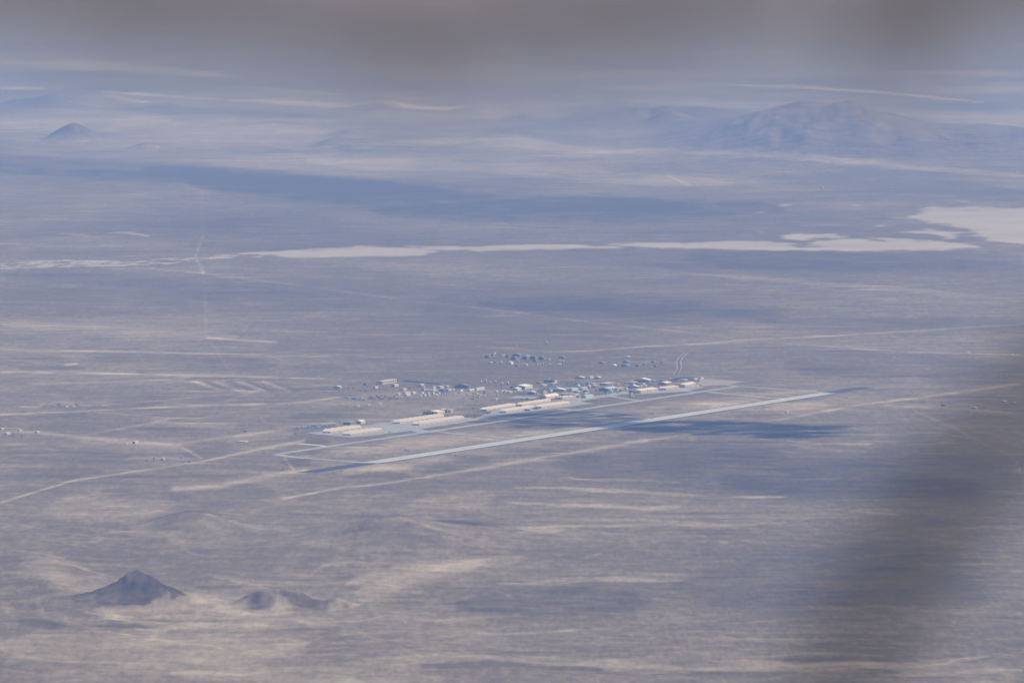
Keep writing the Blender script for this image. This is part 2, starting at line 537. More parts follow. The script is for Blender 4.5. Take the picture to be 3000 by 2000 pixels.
PLAYA = [
 [(710, 741), (860, 733), (1000, 725), (1060, 721), (1210, 725), (1275, 732), (1294, 739), (1250, 747), (1200, 752), (1000, 753), (850, 753), (780, 748)],
 [(1213, 719), (1290, 720), (1383, 721), (1500, 716), (1600, 714.5), (1700, 718.5), (1800, 722), (1830, 726), (1600, 728), (1500, 733), (1380, 738), (1330, 733), (1260, 728)],
 [(1782, 718), (1914, 710), (2000, 714), (2085, 710), (2238, 706), (2298, 708), (2335, 720), (2385, 730), (2320, 733), (2295, 735), (2190, 731), (2000, 727), (1900, 726)],
 [(2365, 711), (2420, 705), (2510, 698), (2600, 706), (2700, 711), (2800, 718), (2868, 720), (2830, 730), (2720, 733), (2500, 733), (2320, 733), (2400, 725)],
 [(2540, 693), (2600, 694), (2720, 705), (2870, 718), (2800, 720), (2680, 711), (2580, 701)],
 [(2290, 690), (2350, 683), (2430, 685), (2470, 694), (2400, 696), (2370, 704), (2310, 700)],
 [(2640, 680), (2700, 675), (2745, 672), (2790, 682), (2797, 699), (2760, 697), (2730, 686)],
 [(2645, 637), (2690, 625), (2700, 610), (2820, 605), (3000, 612), (3600, 620), (3600, 740), (3000, 714), (2900, 704), (2870, 695), (2855, 682), (2800, 665), (2730, 650)],
 [(2282, 601), (2300, 598), (2320, 597), (2310, 602), (2290, 604)],
 [(2210, 622), (2240, 620), (2242, 623), (2215, 624)],
 [(2495, 600), (2518, 599), (2515, 603)],
 [(2563, 661), (2590, 658), (2592, 663), (2566, 664)],
 [(2800, 587), (2840, 589), (2838, 592), (2802, 590)],
 [(2206, 678), (2236, 678), (2234, 681)],
]
RAG = [(-60, 772), (0, 772), (80, 766), (204, 760), (300, 762), (382, 766), (510, 755), (595, 757), (680, 742), (760, 741),
       (800, 752), (680, 757), (570, 763), (497, 774), (382, 779), (204, 783), (0, 789), (-60, 790)]

def inpoly(X, Y, poly):
    q = [P(*p) for p in poly]
    ins = np.zeros(X.shape, bool)
    n = len(q)
    for i in range(n):
        a, b = q[i], q[(i + 1) % n]
        cond = (a[1] > Y) != (b[1] > Y)
        with np.errstate(divide='ignore', invalid='ignore'):
            xi = (b[0] - a[0]) * (Y - a[1]) / (b[1] - a[1] + 1e-9) + a[0]
        ins ^= cond & (X < xi)
    return ins

# ------------------------------------------------------------------ the ground sheet
rows = list(-np.geomspace(24000, 6, 26)) + [0.0, 2.0, 4.0] + list(np.geomspace(7, 17200, 90))
pys = np.linspace(2150, 20, 1300)
rows += [P(1500, y)[1] for y in pys if P(1500, y)[1] > 17400]
rows += list(np.linspace(rows[-1] * 1.03, 250000, 12))
rows = np.array(rows)
NF = 760
uf = np.linspace(-1, 1, NF)
ext = np.array([0.004, 0.02, 0.06, 0.15, 0.4, 1.0])
hw = 300 + 0.053 * np.maximum(rows, 0)
Xf = hw[:, None] * uf[None, :]
Xr = hw[:, None] + (60000 - hw[:, None]) * ext[None, :]
GX = np.concatenate([-Xr[:, ::-1], Xf, Xr], axis=1)
GY = np.repeat(rows[:, None], GX.shape[1], axis=1)
nr, nc = GX.shape
GZ = height(GX, GY)

val = np.full(GX.shape, 0.40)
val += 0.22 * (fbm(GX / 900, GY / 2600, 4, 61) - 0.5) * np.clip(GY / 25000, 0.8, 2.0)
jx = GX + 60 * (fbm(GX / 90, GY / 260, 3, 71) - 0.5) * 0.6
jy = GY + 420 * (fbm(GX / 140, GY / 260, 5, 77, 0.6) - 0.5) * np.clip(GY / 30000, 0.4, 3)
jx2 = GX + 40 * (fbm(GX / 70, GY / 200, 3, 73) - 0.5)
jy2 = GY + 170 * (fbm(GX / 90, GY / 150, 4, 79, 0.6) - 0.5) * np.clip(GY / 30000, 0.5, 3)
for ns, (amp, wd, pts) in enumerate(ST):
    thin = wd < 5
    road = ns < NROAD
    ax, ay = (GX, GY) if road else ((jx2, jy2) if thin else (jx, jy))
    lens = [math.hypot(q[0] - p[0], q[1] - p[1]) for p, q in zip(pts[:-1], pts[1:])]
    tot, done = sum(lens), 0.0
    my = sum(p[1] for p in pts) / len(pts)
    best = None
    y_lo = P(1500, max(p[1] for p in pts) + 3 * wd)[1]
    y_hi = P(1500, max(30, min(p[1] for p in pts) - 3 * wd))[1]
    i0, i1 = np.searchsorted(rows, y_lo), np.searchsorted(rows, y_hi) + 1
    sub = slice(max(0, i0 - 12), min(nr, i1 + 12))
    bx, by = ax[sub], ay[sub]
    prev = P(*pts[0])
    for p, q in zip(pts[:-1], pts[1:]):
        a, b = P(*p), P(*q)
        ym = (p[1] + q[1]) / 2
        sx, sy = scl(ym), scy(ym)
        A = np.array((a[0] * sx, a[1] * sy))
        B = np.array((b[0] * sx, b[1] * sy))
        D = B - A
        qx, qy = bx * sx - A[0], by * sy - A[1]
        t = np.clip((qx * D[0] + qy * D[1]) / (D @ D + 1e-9), 0, 1)
        d2 = (qx - t * D[0]) ** 2 + (qy - t * D[1]) ** 2
        if road:
            wv = wd
        else:                       # natural patches and painted shade are lens shaped: they taper to both ends
            u_ = (done + t * lens[0]) / tot
            wv = wd * np.sqrt(np.clip(1.02 - (2 * u_ - 1) ** 2, 0.03, 1)) * 1.15
            done += lens.pop(0)
        g = np.exp(-d2 / wv ** 2)
        if not road:
            g = np.clip(g * 1.6 - 0.25, 0, 1)
        best = g if best is None else np.maximum(best, g)
    brk = np.clip(-0.15 + 2.1 * fbm(bx / 45, by / 300, 3, 85), 0.15, 1.3) if thin else (0.2 + 1.6 * fbm(bx / 130, by / 260, 5, 83, 0.6))
    brk = brk * (0.8 if my < 520 else (1.25 if road and my > 1000 else 1.0))
    val[sub] += amp * best * brk

pl = np.zeros(GX.shape)
kx = GX + 160 * (fbm(GX / 90, GY / 160, 4, 91, 0.6) - 0.5)
ky = GY + 380 * (fbm(GX / 130, GY / 200, 4, 97, 0.6) - 0.5)
sel = (GY > 34000) & (GY < 60000)
ii = np.where(sel)
for poly in PLAYA:
    big = len(poly) > 6
    m = inpoly(kx[ii] if big else GX[ii], ky[ii] if big else GY[ii], poly)
    pl[ii] = np.maximum(pl[ii], m.astype(float))
# islands of brush inside the playas
isl = fbm(GX[ii] / 160, GY[ii] / 200, 4, 107, 0.6)
pl[ii] *= 1 - 0.8 * np.clip((isl - 0.70) * 10, 0, 1)
pl[ii] *= 0.86 + 0.14 * fbm(GX[ii] / 300, GY[ii] / 500, 3, 109)

for _k in range(2):             # soft muddy shore
    q_ = pl.copy()
    q_[:, 1:-1] = (pl[:, :-2] + 2 * pl[:, 1:-1] + pl[:, 2:]) / 4
    pl = 0.6 * q_ + 0.2 * np.roll(q_, 1, 0) + 0.2 * np.roll(q_, -1, 0)

m = inpoly(GX[ii] + 0.3 * (kx[ii] - GX[ii]), GY[ii] + 0.3 * (ky[ii] - GY[ii]), RAG)
streak = fbm((GX[ii] - 0.10 * GY[ii]) / 30, GY[ii] / 75, 3, 101, 0.55)
pl[ii] = np.maximum(pl[ii], (m & (streak > 0.48)).astype(float) * 0.85)

rock = np.zeros(GX.shape)
rn = fbm(GX / 18, GY / 60, 4, 111, 0.62)
c = P(396, 1768)
r = np.sqrt((GX - c[0]) ** 2 + ((GY - c[1]) * 0.62) ** 2)
rock = np.maximum(rock, np.clip((100 - r + 60 * (rn - 0.5) - 0.20 * (GX - c[0]) - 0.10 * (GY - c[1])) / 10, 0, 1) * np.clip(0.55 + 3.2 * (rn - 0.3), 0.3, 1))
for px, py, rp, a in ((768, 1782, 62, .95), (835, 1780, 48, 1.), (935, 1780, 80, .85), (60, 1655, 60, .3), (560, 1535, 85, .6), (1090, 1560, 75, .5), (1210, 1585, 60, .45)):
    c = P(px, py)
    s = scl(py)
    q = np.sqrt(((GX - c[0]) * s / rp) ** 2 + ((GY - c[1]) * s / (rp * 1.9)) ** 2)
    rock = np.maximum(rock, a * np.clip((1.0 - q + 1.6 * (rn - 0.5)) * 2.2, 0, 1))
farhill = np.clip((GZ - 10) / 30, 0, 1) * (GY > 38000)
rn2 = fbm(GX / 260, GY / 900, 4, 117, 0.6)
rock = np.maximum(rock, farhill * np.clip(0.46 + 0.9 * (rn2 - 0.42), 0.2, 0.75))
rock = np.maximum(rock, 0.5 * np.clip((3000 - np.sqrt(GX ** 2 + GY ** 2)) / 500, 0, 1))

strength = 1 - 0.6 * np.clip((26000 - GY) / 3500, 0, 1) * np.clip((600 - GX) / 700, 0.55, 1)
wz = np.where((GY > 15000) & (GY < 60000), 1.0, 0.0)
for sx_, sy_, th_, am_, sd_ in ((300, 700, .016, .16, 131), (150, 420, .020, .11, 137), (90, 240, .022, .08, 139)):
    ch = np.abs(fbm((GX + 0.25 * GY) / sx_, GY / sy_, 4, sd_, 0.5) - 0.5)
    fade = np.clip(fbm(GX / 500, GY / 1500, 2, sd_ + 3) * 2.4 - 0.7, 0, 1) * np.where(GY < 27000, 1.0, 0.55)
    val += wz * am_ * np.exp(-(ch / th_) ** 2) * fade

co = np.stack([GX, GY, GZ], axis=2).reshape(-1, 3)
me = bpy.data.meshes.new("ground")
idx = np.arange(nr * nc).reshape(nr, nc)
quads = np.stack([idx[:-1, :-1], idx[:-1, 1:], idx[1:, 1:], idx[1:, :-1]], axis=2).reshape(-1, 4)
me.vertices.add(len(co))
me.vertices.foreach_set("co", co.astype(np.float32).ravel())
me.loops.add(len(quads) * 4)
me.loops.foreach_set("vertex_index", quads.astype(np.int32).ravel())
me.polygons.add(len(quads))
me.polygons.foreach_set("loop_start", np.arange(0, len(quads) * 4, 4, dtype=np.int32))
me.polygons.foreach_set("loop_total", np.full(len(quads), 4, np.int32))
me.polygons.foreach_set("use_smooth", np.ones(len(quads), bool))
me.update(calc_edges=True)
att = me.color_attributes.new("soil", 'FLOAT_COLOR', 'POINT')
att.data.foreach_set("color", np.stack([val, pl, rock, strength], axis=2).astype(np.float32).ravel())

m, t, b = newmat("desert ground")
N, L = t.nodes, t.links
at = N.new("ShaderNodeVertexColor"); at.layer_name = "soil"
sp = N.new("ShaderNodeSeparateColor"); L.new(at.outputs[0], sp.inputs[0])
tc = N.new("ShaderNodeTexCoord")
def noise(scale, detail, rough, sy=1.0, off=0.0, rot=0.0):
    mp = N.new("ShaderNodeMapping")
    mp.inputs["Scale"].default_value = (scale, scale * sy, scale)
    mp.inputs["Location"].default_value = (off, off, 0)
    mp.inputs["Rotation"].default_value = (0, 0, math.radians(rot))
    L.new(tc.outputs["Object"], mp.inputs[0])
    n = N.new("ShaderNodeTexNoise")
    n.inputs["Scale"].default_value = 1.0
    n.inputs["Detail"].default_value = detail
    n.inputs["Roughness"].default_value = rough
    L.new(mp.outputs[0], n.inputs["Vector"])
    return n.outputs[0]
def math_(op, a, bb):
    n = N.new("ShaderNodeMath"); n.operation = op
    for i, q in enumerate((a, bb)):
        if isinstance(q, (int, float)): n.inputs[i].default_value = q
        else: L.new(q, n.inputs[i])
    return n.outputs[0]
n1 = noise(1 / 700, 6, 0.62, 0.8, 13.0)        # brush country, a few hundred metres
n2 = noise(1 / 110, 5, 0.66, 0.9, 57.0)        # patches and streaks
n3 = noise(1 / 22, 4, 0.7, 0.22, 91.0)         # clumps along the wash lines
n4 = noise(1 / 9, 2, 0.7, 0.06, 23.0)          # rows of single bushes
v = math_('ADD', sp.outputs[0], math_('MULTIPLY', math_('SUBTRACT', n1, 0.5), 0.40))
v = math_('ADD', v, math_('MULTIPLY', math_('SUBTRACT', n2, 0.5), 0.62))
v = math_('ADD', v, math_('MULTIPLY', math_('SUBTRACT', n3, 0.5), 0.50))
v = math_('ADD', v, math_('MULTIPLY', math_('SUBTRACT', n4, 0.5), 0.36))
def crisp(src, lo, hi, amt):
    mr_ = N.new("ShaderNodeMapRange")
    mr_.interpolation_type = 'SMOOTHSTEP'
    mr_.inputs[1].default_value = lo; mr_.inputs[2].default_value = hi
    mr_.inputs[3].default_value = 0.0; mr_.inputs[4].default_value = amt
    L.new(src, mr_.inputs[0])
    return math_('MULTIPLY', mr_.outputs[0], at.outputs[1])
def noise_lat(wx, wy, detail, off, rot):            # patches longer across the slope than down it
    return noise(1 / wx, detail, 0.6, wx / wy, off, rot)
v = math_('ADD', v, crisp(noise_lat(420, 140, 5, 7.0, 28), 0.56, 0.66, 0.17))
v = math_('SUBTRACT', v, crisp(noise_lat(520, 180, 5, 31.0, -35), 0.55, 0.65, 0.15))
v = math_('ADD', v, crisp(noise_lat(130, 60, 4, 47.0, -40), 0.58, 0.70, 0.13))
v = math_('SUBTRACT', v, crisp(noise_lat(160, 75, 4, 77.0, 45), 0.58, 0.68, 0.10))
ramp = N.new("ShaderNodeValToRGB")
L.new(v, ramp.inputs[0])
e = ramp.color_ramp.elements
e[0].position = 0.0; e[0].color = (0.082, 0.067, 0.046, 1)
e[1].position = 1.0; e[1].color = (0.44, 0.365, 0.265, 1)
q = ramp.color_ramp.elements.new(0.35); q.color = (0.155, 0.123, 0.080, 1)
q = ramp.color_ramp.elements.new(0.62); q.color = (0.265, 0.215, 0.15, 1)
mx = N.new("ShaderNodeMix"); mx.data_type = 'RGBA'
L.new(sp.outputs[2], mx.inputs[0]); L.new(ramp.outputs[0], mx.inputs[6])
rr = N.new("ShaderNodeValToRGB")
L.new(math_('ADD', n2, math_('MULTIPLY', math_('SUBTRACT', n3, 0.5), 0.6)), rr.inputs[0])
e = rr.color_ramp.elements
e[0].position = 0.3; e[0].color = (0.060, 0.043, 0.031, 1)
e[1].position = 0.72; e[1].color = (0.165, 0.124, 0.088, 1)
L.new(rr.outputs[0], mx.inputs[7])
mp_ = N.new("ShaderNodeMix"); mp_.data_type = 'RGBA'
L.new(sp.outputs[1], mp_.inputs[0]); L.new(mx.outputs[2], mp_.inputs[6])
pr = N.new("ShaderNodeValToRGB"); L.new(n1, pr.inputs[0])
e = pr.color_ramp.elements
e[0].position = 0.3; e[0].color = (0.30, 0.26, 0.215, 1)
e[1].position = 0.7; e[1].color = (0.42, 0.365, 0.305, 1)
L.new(pr.outputs[0], mp_.inputs[7])
L.new(mp_.outputs[2], b.inputs["Base Color"])
b.inputs["Roughness"].default_value = 1.0
b.inputs["Specular IOR Level"].default_value = 0.0
me.materials.append(m)
ground = link(bpy.data.objects.new("ground", me))
tag(ground, kind="structure")

# ------------------------------------------------------------------ pavements: flat sheets on the plain
LIFT = 0.25
def sheet(name, poly, mt, lift=LIFT, px=True):
    q = [P(*p) if px else p for p in poly]
    b_ = MB()
    b_.quad(*[(p[0], p[1], lift) for p in q])
    o = b_.build(name, mt)
    return tag(o, kind="structure")

def strip(name, pts, width, mt, lift=LIFT, px=True):
    q = [P(*p) if px else np.array(p) for p in pts]
    b_ = MB()
    Lf, Rt = [], []
    for i in range(len(q)):
        d = q[min(i + 1, len(q) - 1)] - q[max(i - 1, 0)]
        d = d / np.linalg.norm(d)
        n_ = np.array((d[1], -d[0])) * width / 2
        Lf.append(q[i] - n_); Rt.append(q[i] + n_)
    for i in range(len(q) - 1):
        b_.quad(*[(p[0], p[1], lift) for p in (Lf[i], Rt[i], Rt[i + 1], Lf[i + 1])])
    return tag(b_.build(name, mt), kind="structure")

# runway: concrete with a darker rubbered middle and bright edges
mr, t2, b2 = newmat("runway concrete")
tc2 = t2.nodes.new("ShaderNodeTexCoord")
sx2 = t2.nodes.new("ShaderNodeSeparateXYZ"); t2.links.new(tc2.outputs["Object"], sx2.inputs[0])
ab = t2.nodes.new("ShaderNodeMath"); ab.operation = 'ABSOLUTE'; t2.links.new(sx2.outputs[0], ab.inputs[0])
nz = t2.nodes.new("ShaderNodeTexNoise"); nz.inputs["Scale"].default_value = 0.012; nz.inputs["Detail"].default_value = 4
t2.links.new(tc2.outputs["Object"], nz.inputs["Vector"])
ad = t2.nodes.new("ShaderNodeMath"); ad.operation = 'MULTIPLY_ADD'
t2.links.new(nz.outputs[0], ad.inputs[0]); ad.inputs[1].default_value = 14.0; t2.links.new(ab.outputs[0], ad.inputs[2])
dv = t2.nodes.new("ShaderNodeMath"); dv.operation = 'DIVIDE'; dv.inputs[1].default_value = 32.0; t2.links.new(ad.outputs[0], dv.inputs[0])
cr = t2.nodes.new("ShaderNodeValToRGB"); t2.links.new(dv.outputs[0], cr.inputs[0])
e = cr.color_ramp.elements
e[0].position = 0.15; e[0].color = (0.31, 0.30, 0.285, 1)
e[1].position = 0.62; e[1].color = (0.47, 0.455, 0.42, 1)
t2.links.new(cr.outputs[0], b2.inputs["Base Color"])
RL = float(np.linalg.norm(RB - RA))
rwy = MB()
for k in range(24):
    y0, y1 = RL * k / 24, RL * (k + 1) / 24
    rwy.quad((-23, y0, 0), (23, y0, 0), (23, y1, 0), (-23, y1, 0))
ro = rwy.build("runway", mr)
ro.location = (RA[0], RA[1], 0.35)
ro.rotation_euler = (0, 0, ANG)
tag(ro, kind="structure")
def rpt(along, across):
    return RA + U * along + V * across
def along_of(px, py):
    return float((P(px, py) - RA) @ U)
# painted runway markings: threshold bars, fixed distance blocks, touchdown bars, centre line
mk = MB()
def bar(a0, a1, c0, c1):
    mk.quad((c0, a0, 0), (c1, a0, 0), (c1, a1, 0), (c0, a1, 0))
for end in (0, 1):
    f_ = (lambda a: a) if end == 0 else (lambda a: RL - a)
    for k in range(6):
        for s_ in (-1, 1):
            bar(*sorted((f_(8), f_(54))), *sorted((s_ * (3 + 3.2 * k), s_ * (5 + 3.2 * k))))
    for a_ in (330, 410):
        for s_ in (-1, 1):
            bar(*sorted((f_(a_), f_(a_ + 62))), *sorted((s_ * 8, s_ * 19)))
k = 80
while k < RL - 100:
    bar(k, k + 36, -0.5, 0.5); k += 61
a0 = along_of(1985, 1219)
for s_ in (-1, 1):
    bar(a0, a0 + 80, *sorted((s_ * 8, s_ * 17)))
mo = mk.build("runway_marking", M['paint'])
mo.location = (RA[0], RA[1], 0.6); mo.rotation_euler = (0, 0, ANG)
tag(mo, kind="structure")
strip("asphalt_overrun", [rpt(-430, 0), rpt(-4, 0)], 48, M['asphalt'], px=False)
strip("asphalt_overrun", [rpt(RL + 4, 0), rpt(RL + 340, 0)], 48, M['asphalt'], px=False)
strip("asphalt_shoulder", [rpt(-2, -27), rpt(RL, -27)], 7, M['oldasphalt'], 0.2, px=False)
strip("asphalt_shoulder", [rpt(-2, 27), rpt(RL, 27)], 7, M['oldasphalt'], 0.2, px=False)

strip("taxiway", [(818, 1329), (2157, 1132.6)], 25, M['taxi'], 0.45)
strip("taxiway", [(812, 1330.3), (826, 1334.5), (860, 1339), (1066, 1355)], 27, M['taxi'], 0.40)
strip("taxiway", [(1282, 1264), (1330, 1270), (1420, 1277), (1480, 1283), (1510, 1287)], 23, M['concrete'], 0.40)
strip("taxiway", [(1690, 1203.5), (1720, 1208), (1790, 1215), (1870, 1223), (1905, 1227)], 23, M['concrete'], 0.40)
strip("taxiway", [(1715, 1221), (1745, 1219.5), (1765, 1214)], 22, M['concrete'], 0.35)
strip("taxiway", [(2078, 1147.5), (2105, 1151.5), (2180, 1158), (2262, 1166.5), (2290, 1167.5)], 24, M['taxi'], 0.40)
strip("taxiway", [(2150, 1132), (2180, 1133), (2260, 1138), (2380, 1147), (2420, 1151)], 24, M['taxi'], 0.40)
strip("taxiway", [(871, 1299), (900, 1301.5), (945, 1306), (962, 1308)], 18, M['paint'], 0.38)
strip("taxiway", [(2122, 1126.5), (2140, 1128.5), (2158, 1132)], 16, M['taxi'], 0.38)
strip("taxiway", [(1205, 1257), (1222, 1260), (1240, 1265), (1256, 1268)], 40, M['concrete'], 0.36)
strip("taxiway", [(1787, 1161), (1810, 1164), (1840, 1169), (1872, 1174)], 22, M['concrete'], 0.36)
strip("taxiway", [(2005, 1145), (2030, 1147.5), (2052, 1149)], 22, M['concrete'], 0.36)
strip("taxiway", [(1640, 1197), (1665, 1200), (1690, 1203)], 30, M['concrete'], 0.36)

sheet("apron", [(894, 1268.5), (1030, 1281.5), (1120, 1272), (1203, 1261.5), (1222, 1258), (1360, 1237), (1405, 1229), (1380, 1224), (1300, 1221), (1168, 1233), (1116, 1240), (1040, 1250), (975, 1259)], M['concrete'], 0.30)
sheet("apron", [(1365, 1233), (1500, 1212), (1600, 1200), (1735, 1182), (1700, 1176), (1640, 1174), (1560, 1182), (1440, 1205), (1395, 1224)], M['concrete'], 0.28)
sheet("apron", [(1640, 1174), (1700, 1176), (1760, 1165), (1800, 1161), (1822, 1154), (1880, 1155), (2005, 1147), (2066, 1134), (2035, 1128), (1930, 1138), (1826, 1146), (1740, 1160), (1680, 1164), (1600, 1174)], M['concrete'], 0.26)
sheet("parking_pad", [(1488, 1166), (1560, 1168), (1578, 1162), (1510, 1160)], M['concrete'], 0.26)
sheet("gravel_yard", [(2040, 1122), (2062, 1131), (2120, 1128), (2190, 1118), (2120, 1113), (2060, 1111)], M['gravel'], 0.22)
sheet("asphalt_lot", [(1954, 1113), (1990, 1105), (2030, 1104), (2068, 1108), (2040, 1113), (2000, 1116)], M['asphalt'], 0.22)
sheet("vehicle_yard", [(846, 1256.5), (915, 1258), (985, 1247), (975, 1241), (915, 1243.5)], M['oldasphalt'], 0.20)
strip("haul_road", [(2012, 1033), (2002, 1041), (1992.5, 1050), (1988, 1062), (1991, 1075), (1987, 1085), (1980, 1097)], 7.5, M['oldasphalt'], 0.4)
strip("dirt_road", [(2012, 1033), (2002, 1041), (1992.5, 1050), (1988, 1062), (1991, 1075), (1987, 1085), (1980, 1097)], 13, M['dirt'], 0.2)
strip("asphalt_road", [(1740, 1165), (1660, 1150), (1560, 1156), (1440, 1152), (1330, 1150), (1210, 1160)], 9, M['oldasphalt'], 0.2)
strip("asphalt_road", [(1700, 1118), (1780, 1110), (1845, 1104)], 8, M['concrete'], 0.2)
strip("asphalt_road", [(1560, 1150), (1620, 1128), (1700, 1117)], 9, M['oldasphalt'], 0.21)
strip("asphalt_road", [(1830, 1128), (1900, 1124), (1990, 1118)], 9, M['oldasphalt'], 0.2)
strip("dirt_road", [(0, 1214), (255, 1203), (510, 1191), (850, 1181), (990, 1164)], 9, M['dirt'], 0.18)
strip("dirt_road", [(829, 1461), (1000, 1427), (1085, 1421), (1255, 1396), (1425, 1368), (1638, 1332), (1893, 1289)], 9, M['dirt'], 0.18)
strip("dirt_road", [(0, 1472), (105, 1440), (212, 1408), (425, 1376), (595, 1351), (723, 1323), (890, 1290)], 8, M['dirt'], 0.18)
strip("dirt_road", [(1601, 1031), (1700, 1029), (1870, 1016), (2091, 1005), (2149, 997), (2468, 982), (3000, 949)], 9, M['dirt'], 0.18)

# ------------------------------------------------------------------ buildings
# footprint from the photo: near-left, near-right, far-right corners of the base and the height of the eaves
def frame(xl, xm, xr, yb):
    s = scl(yb)
    W = (xm - xl) / (s * V[0])
    Lu = (xr - xm) / (s * (U[0] - U[1] * (xm - 1500) / F))
    c = P(xm, yb)
    o = c - V * W / 2 + U * Lu / 2
    return o, W, Lu, s

def roofmesh(kind, W, Lu, h, rise, ov):
    b_ = MB()
    a, l = W / 2 + ov, Lu / 2 + ov
    if kind == 'flat':
        b_.box(-a, a, -l, l, h, h + 0.5)
    elif kind == 'gable_u':
        b_.prism([(-a, h), (a, h), (a, h + 0.35), (0, h + rise), (-a, h + 0.35)], -l, l, 'y')
    elif kind == 'gable_v':
        b_.prism([(-l, h), (l, h), (l, h + 0.35), (0, h + rise), (-l, h + 0.35)], -a, a, 'x')
    elif kind == 'arch_u':
        pr_ = [(-a, h), (a, h)] + [(a * math.cos(math.pi * k / 10), h + 0.3 + rise * math.sin(math.pi * k / 10)) for k in range(11)]
        b_.prism(pr_, -l, l, 'y')
    return b_

def building(name, label, cat, xl, xm, xr, yb, hpx, roof='gable_u', wall='cream', rf='white', rise=None, group=None,
             doors=0, vents=0, front_doors=0, doormat='door', windows=0):
    o_, W, Lu, s = frame(xl, xm, xr, yb)
    h = hpx / s
    W = max(W, 4.0)
    Lu = max(Lu, 5.0)
    rise = (0.18 * min(W, Lu) if rise is None else rise / s)
    root = empty(name, (o_[0], o_[1], 0), ANG)
    tag(root, label, cat, group)
    MB().box(-W / 2, W / 2, -Lu / 2, Lu / 2, -0.5, h).build("wall", M[wall], root)
    roofmesh(roof, W, Lu, h + 0.02, rise, 0.4).build("roof", M[rf], root)
    for k in range(doors):                         # doors in the lit long side
        p = Lu / doors
        y = -Lu / 2 + p * (k + 0.5)
        MB().box(W / 2 - 0.2, W / 2 + 0.25, y - p * 0.38, y + p * 0.38, -0.3, h * 0.78).build("door", M[doormat], root)
    for k in range(front_doors):                   # doors in the near end
        p = W / front_doors
        x = -W / 2 + p * (k + 0.5)
        MB().box(x - p * 0.36, x + p * 0.36, -Lu / 2 - 0.25, -Lu / 2 + 0.2, -0.3, h * 0.78).build("door", M[doormat], root)
    for k in range(windows):
        p = Lu / windows
        y = -Lu / 2 + p * (k + 0.5)
        MB().box(W / 2 - 0.2, W / 2 + 0.12, y - p * 0.25, y + p * 0.25, h * 0.35, h * 0.75).build("window", M['glass'], root)
    top = h + (rise * 0.6 if roof != 'flat' else 0.5)
    for k in range(vents):
        y = -Lu / 2 + Lu * (k + 0.5) / vents
        MB().box(-1.2, 1.2, y - 1.5, y + 1.5, top - 0.3, top + 1.6).build("roof_vent", M['grey'], root)
    return root

ORD = ["first", "second", "third", "fourth", "fifth", "sixth", "seventh", "eighth", "ninth", "tenth", "eleventh", "twelfth"]

# --- the rows of aircraft shelters: one thing per shelter (walls, roof, door)
def shelter_row(x0, y0, x1, y1, dep, n, hpx, rise, rowname, gname, wall, rf, style):
    a, b_ = P(x0, y0), P(x1, y1)
    d = b_ - a
    Lr = np.linalg.norm(d)
    d = d / Lr
    p = Lr / n
    s = scl((y0 + y1) / 2)
    W = dep / (s * V[0])
    h = hpx / s
    rs = rise / s
    ang = math.atan2(-d[0], d[1])
    wm = MB().box(-W / 2, W / 2, -p / 2 + 0.15, p / 2 - 0.15, -0.5, h).mesh("wall", M[wall])
    g_ = p / 2 - 0.05
    if style == 'gable':
        rm = MB().prism([(-g_, h + .02), (g_, h + .02), (g_, h + 0.5), (g_ * .35, h + rs), (-g_ * .35, h + rs), (-g_, h + 0.5)], -W / 2 - 0.6, W / 2 + 0.6, 'x').mesh("roof", M[rf])
        pr_ = [(-g_ * .62, -0.3), (g_ * .62, -0.3), (g_ * .62, h * 0.55), (g_ * .40, h * 0.84), (-g_ * .40, h * 0.84), (-g_ * .62, h * 0.55)]
    else:
        rm = MB().prism([(-g_, h + .02), (g_, h + .02), (g_, h + 0.9), (g_ * .72, h + rs), (-g_ * .05, h + rs * .8), (-g_, h + 0.9)], -W / 2 - 0.4, W / 2 + 0.4, 'x').mesh("roof", M[rf])
        pr_ = [(-g_ * .74, -0.3), (g_ * .74, -0.3), (g_ * .74, h * 0.86), (-g_ * .74, h * 0.86)]
    dm = MB().prism(pr_, W / 2 - 0.2, W / 2 + 0.25, 'x').mesh("door", M['door'])
    bm_ = MB().prism([(q * 0.97, z) for q, z in pr_], -W / 2 - 0.25, -W / 2 + 0.2, 'x').mesh("door", M['door'])
    for k in range(n):
        c = a + d * p * (k + 0.5) - np.array((d[1], -d[0])) * W / 2
        root = empty("aircraft_shelter", (c[0], c[1], 0), ang)
        where = ORD[k] + " in" if k < n - 1 else "last at far end of"
        tag(root, "%s shelter %s the %s" % (rowname[0], where, rowname[1]), "hangar", gname)
        link(bpy.data.objects.new("wall", wm), root)
        link(bpy.data.objects.new("roof", rm), root)
        link(bpy.data.objects.new("door", dm), root)
        link(bpy.data.objects.new("door", bm_), root)

shelter_row(968, 1268.5, 1059, 1255.5, 23, 5, 4.6, 6.6, ("yellow-tan roofed", "leftmost back row, counted from the left"), "shelters in the leftmost pair of rows", 'pinkwall', 'tanroof', 'gable')
shelter_row(1027, 1276, 1119, 1262.8, 23, 6, 4.6, 6.6, ("yellow-tan roofed", "leftmost front row, counted from the left"), "shelters in the leftmost pair of rows", 'pinkwall', 'tanroof', 'gable')
shelter_row(1171, 1241.5, 1301, 1222.8, 21, 9, 4.6, 6.6, ("pink-tan roofed", "long back row, counted from the left"), "shelters in the second pair of rows", 'pinkwall', 'pinkroof', 'gable')
shelter_row(1229, 1246.5, 1360, 1227.5, 21, 9, 4.6, 6.6, ("pink-tan roofed", "long front row, counted from the left"), "shelters in the second pair of rows", 'pinkwall', 'pinkroof', 'gable')
shelter_row(1426, 1205, 1511, 1191.5, 20, 6, 5.4, 5.4, ("pale roofed", "central back left row from the left"), "shelters in the four central rows", 'pinkwall', 'pinkroof', 'flat')
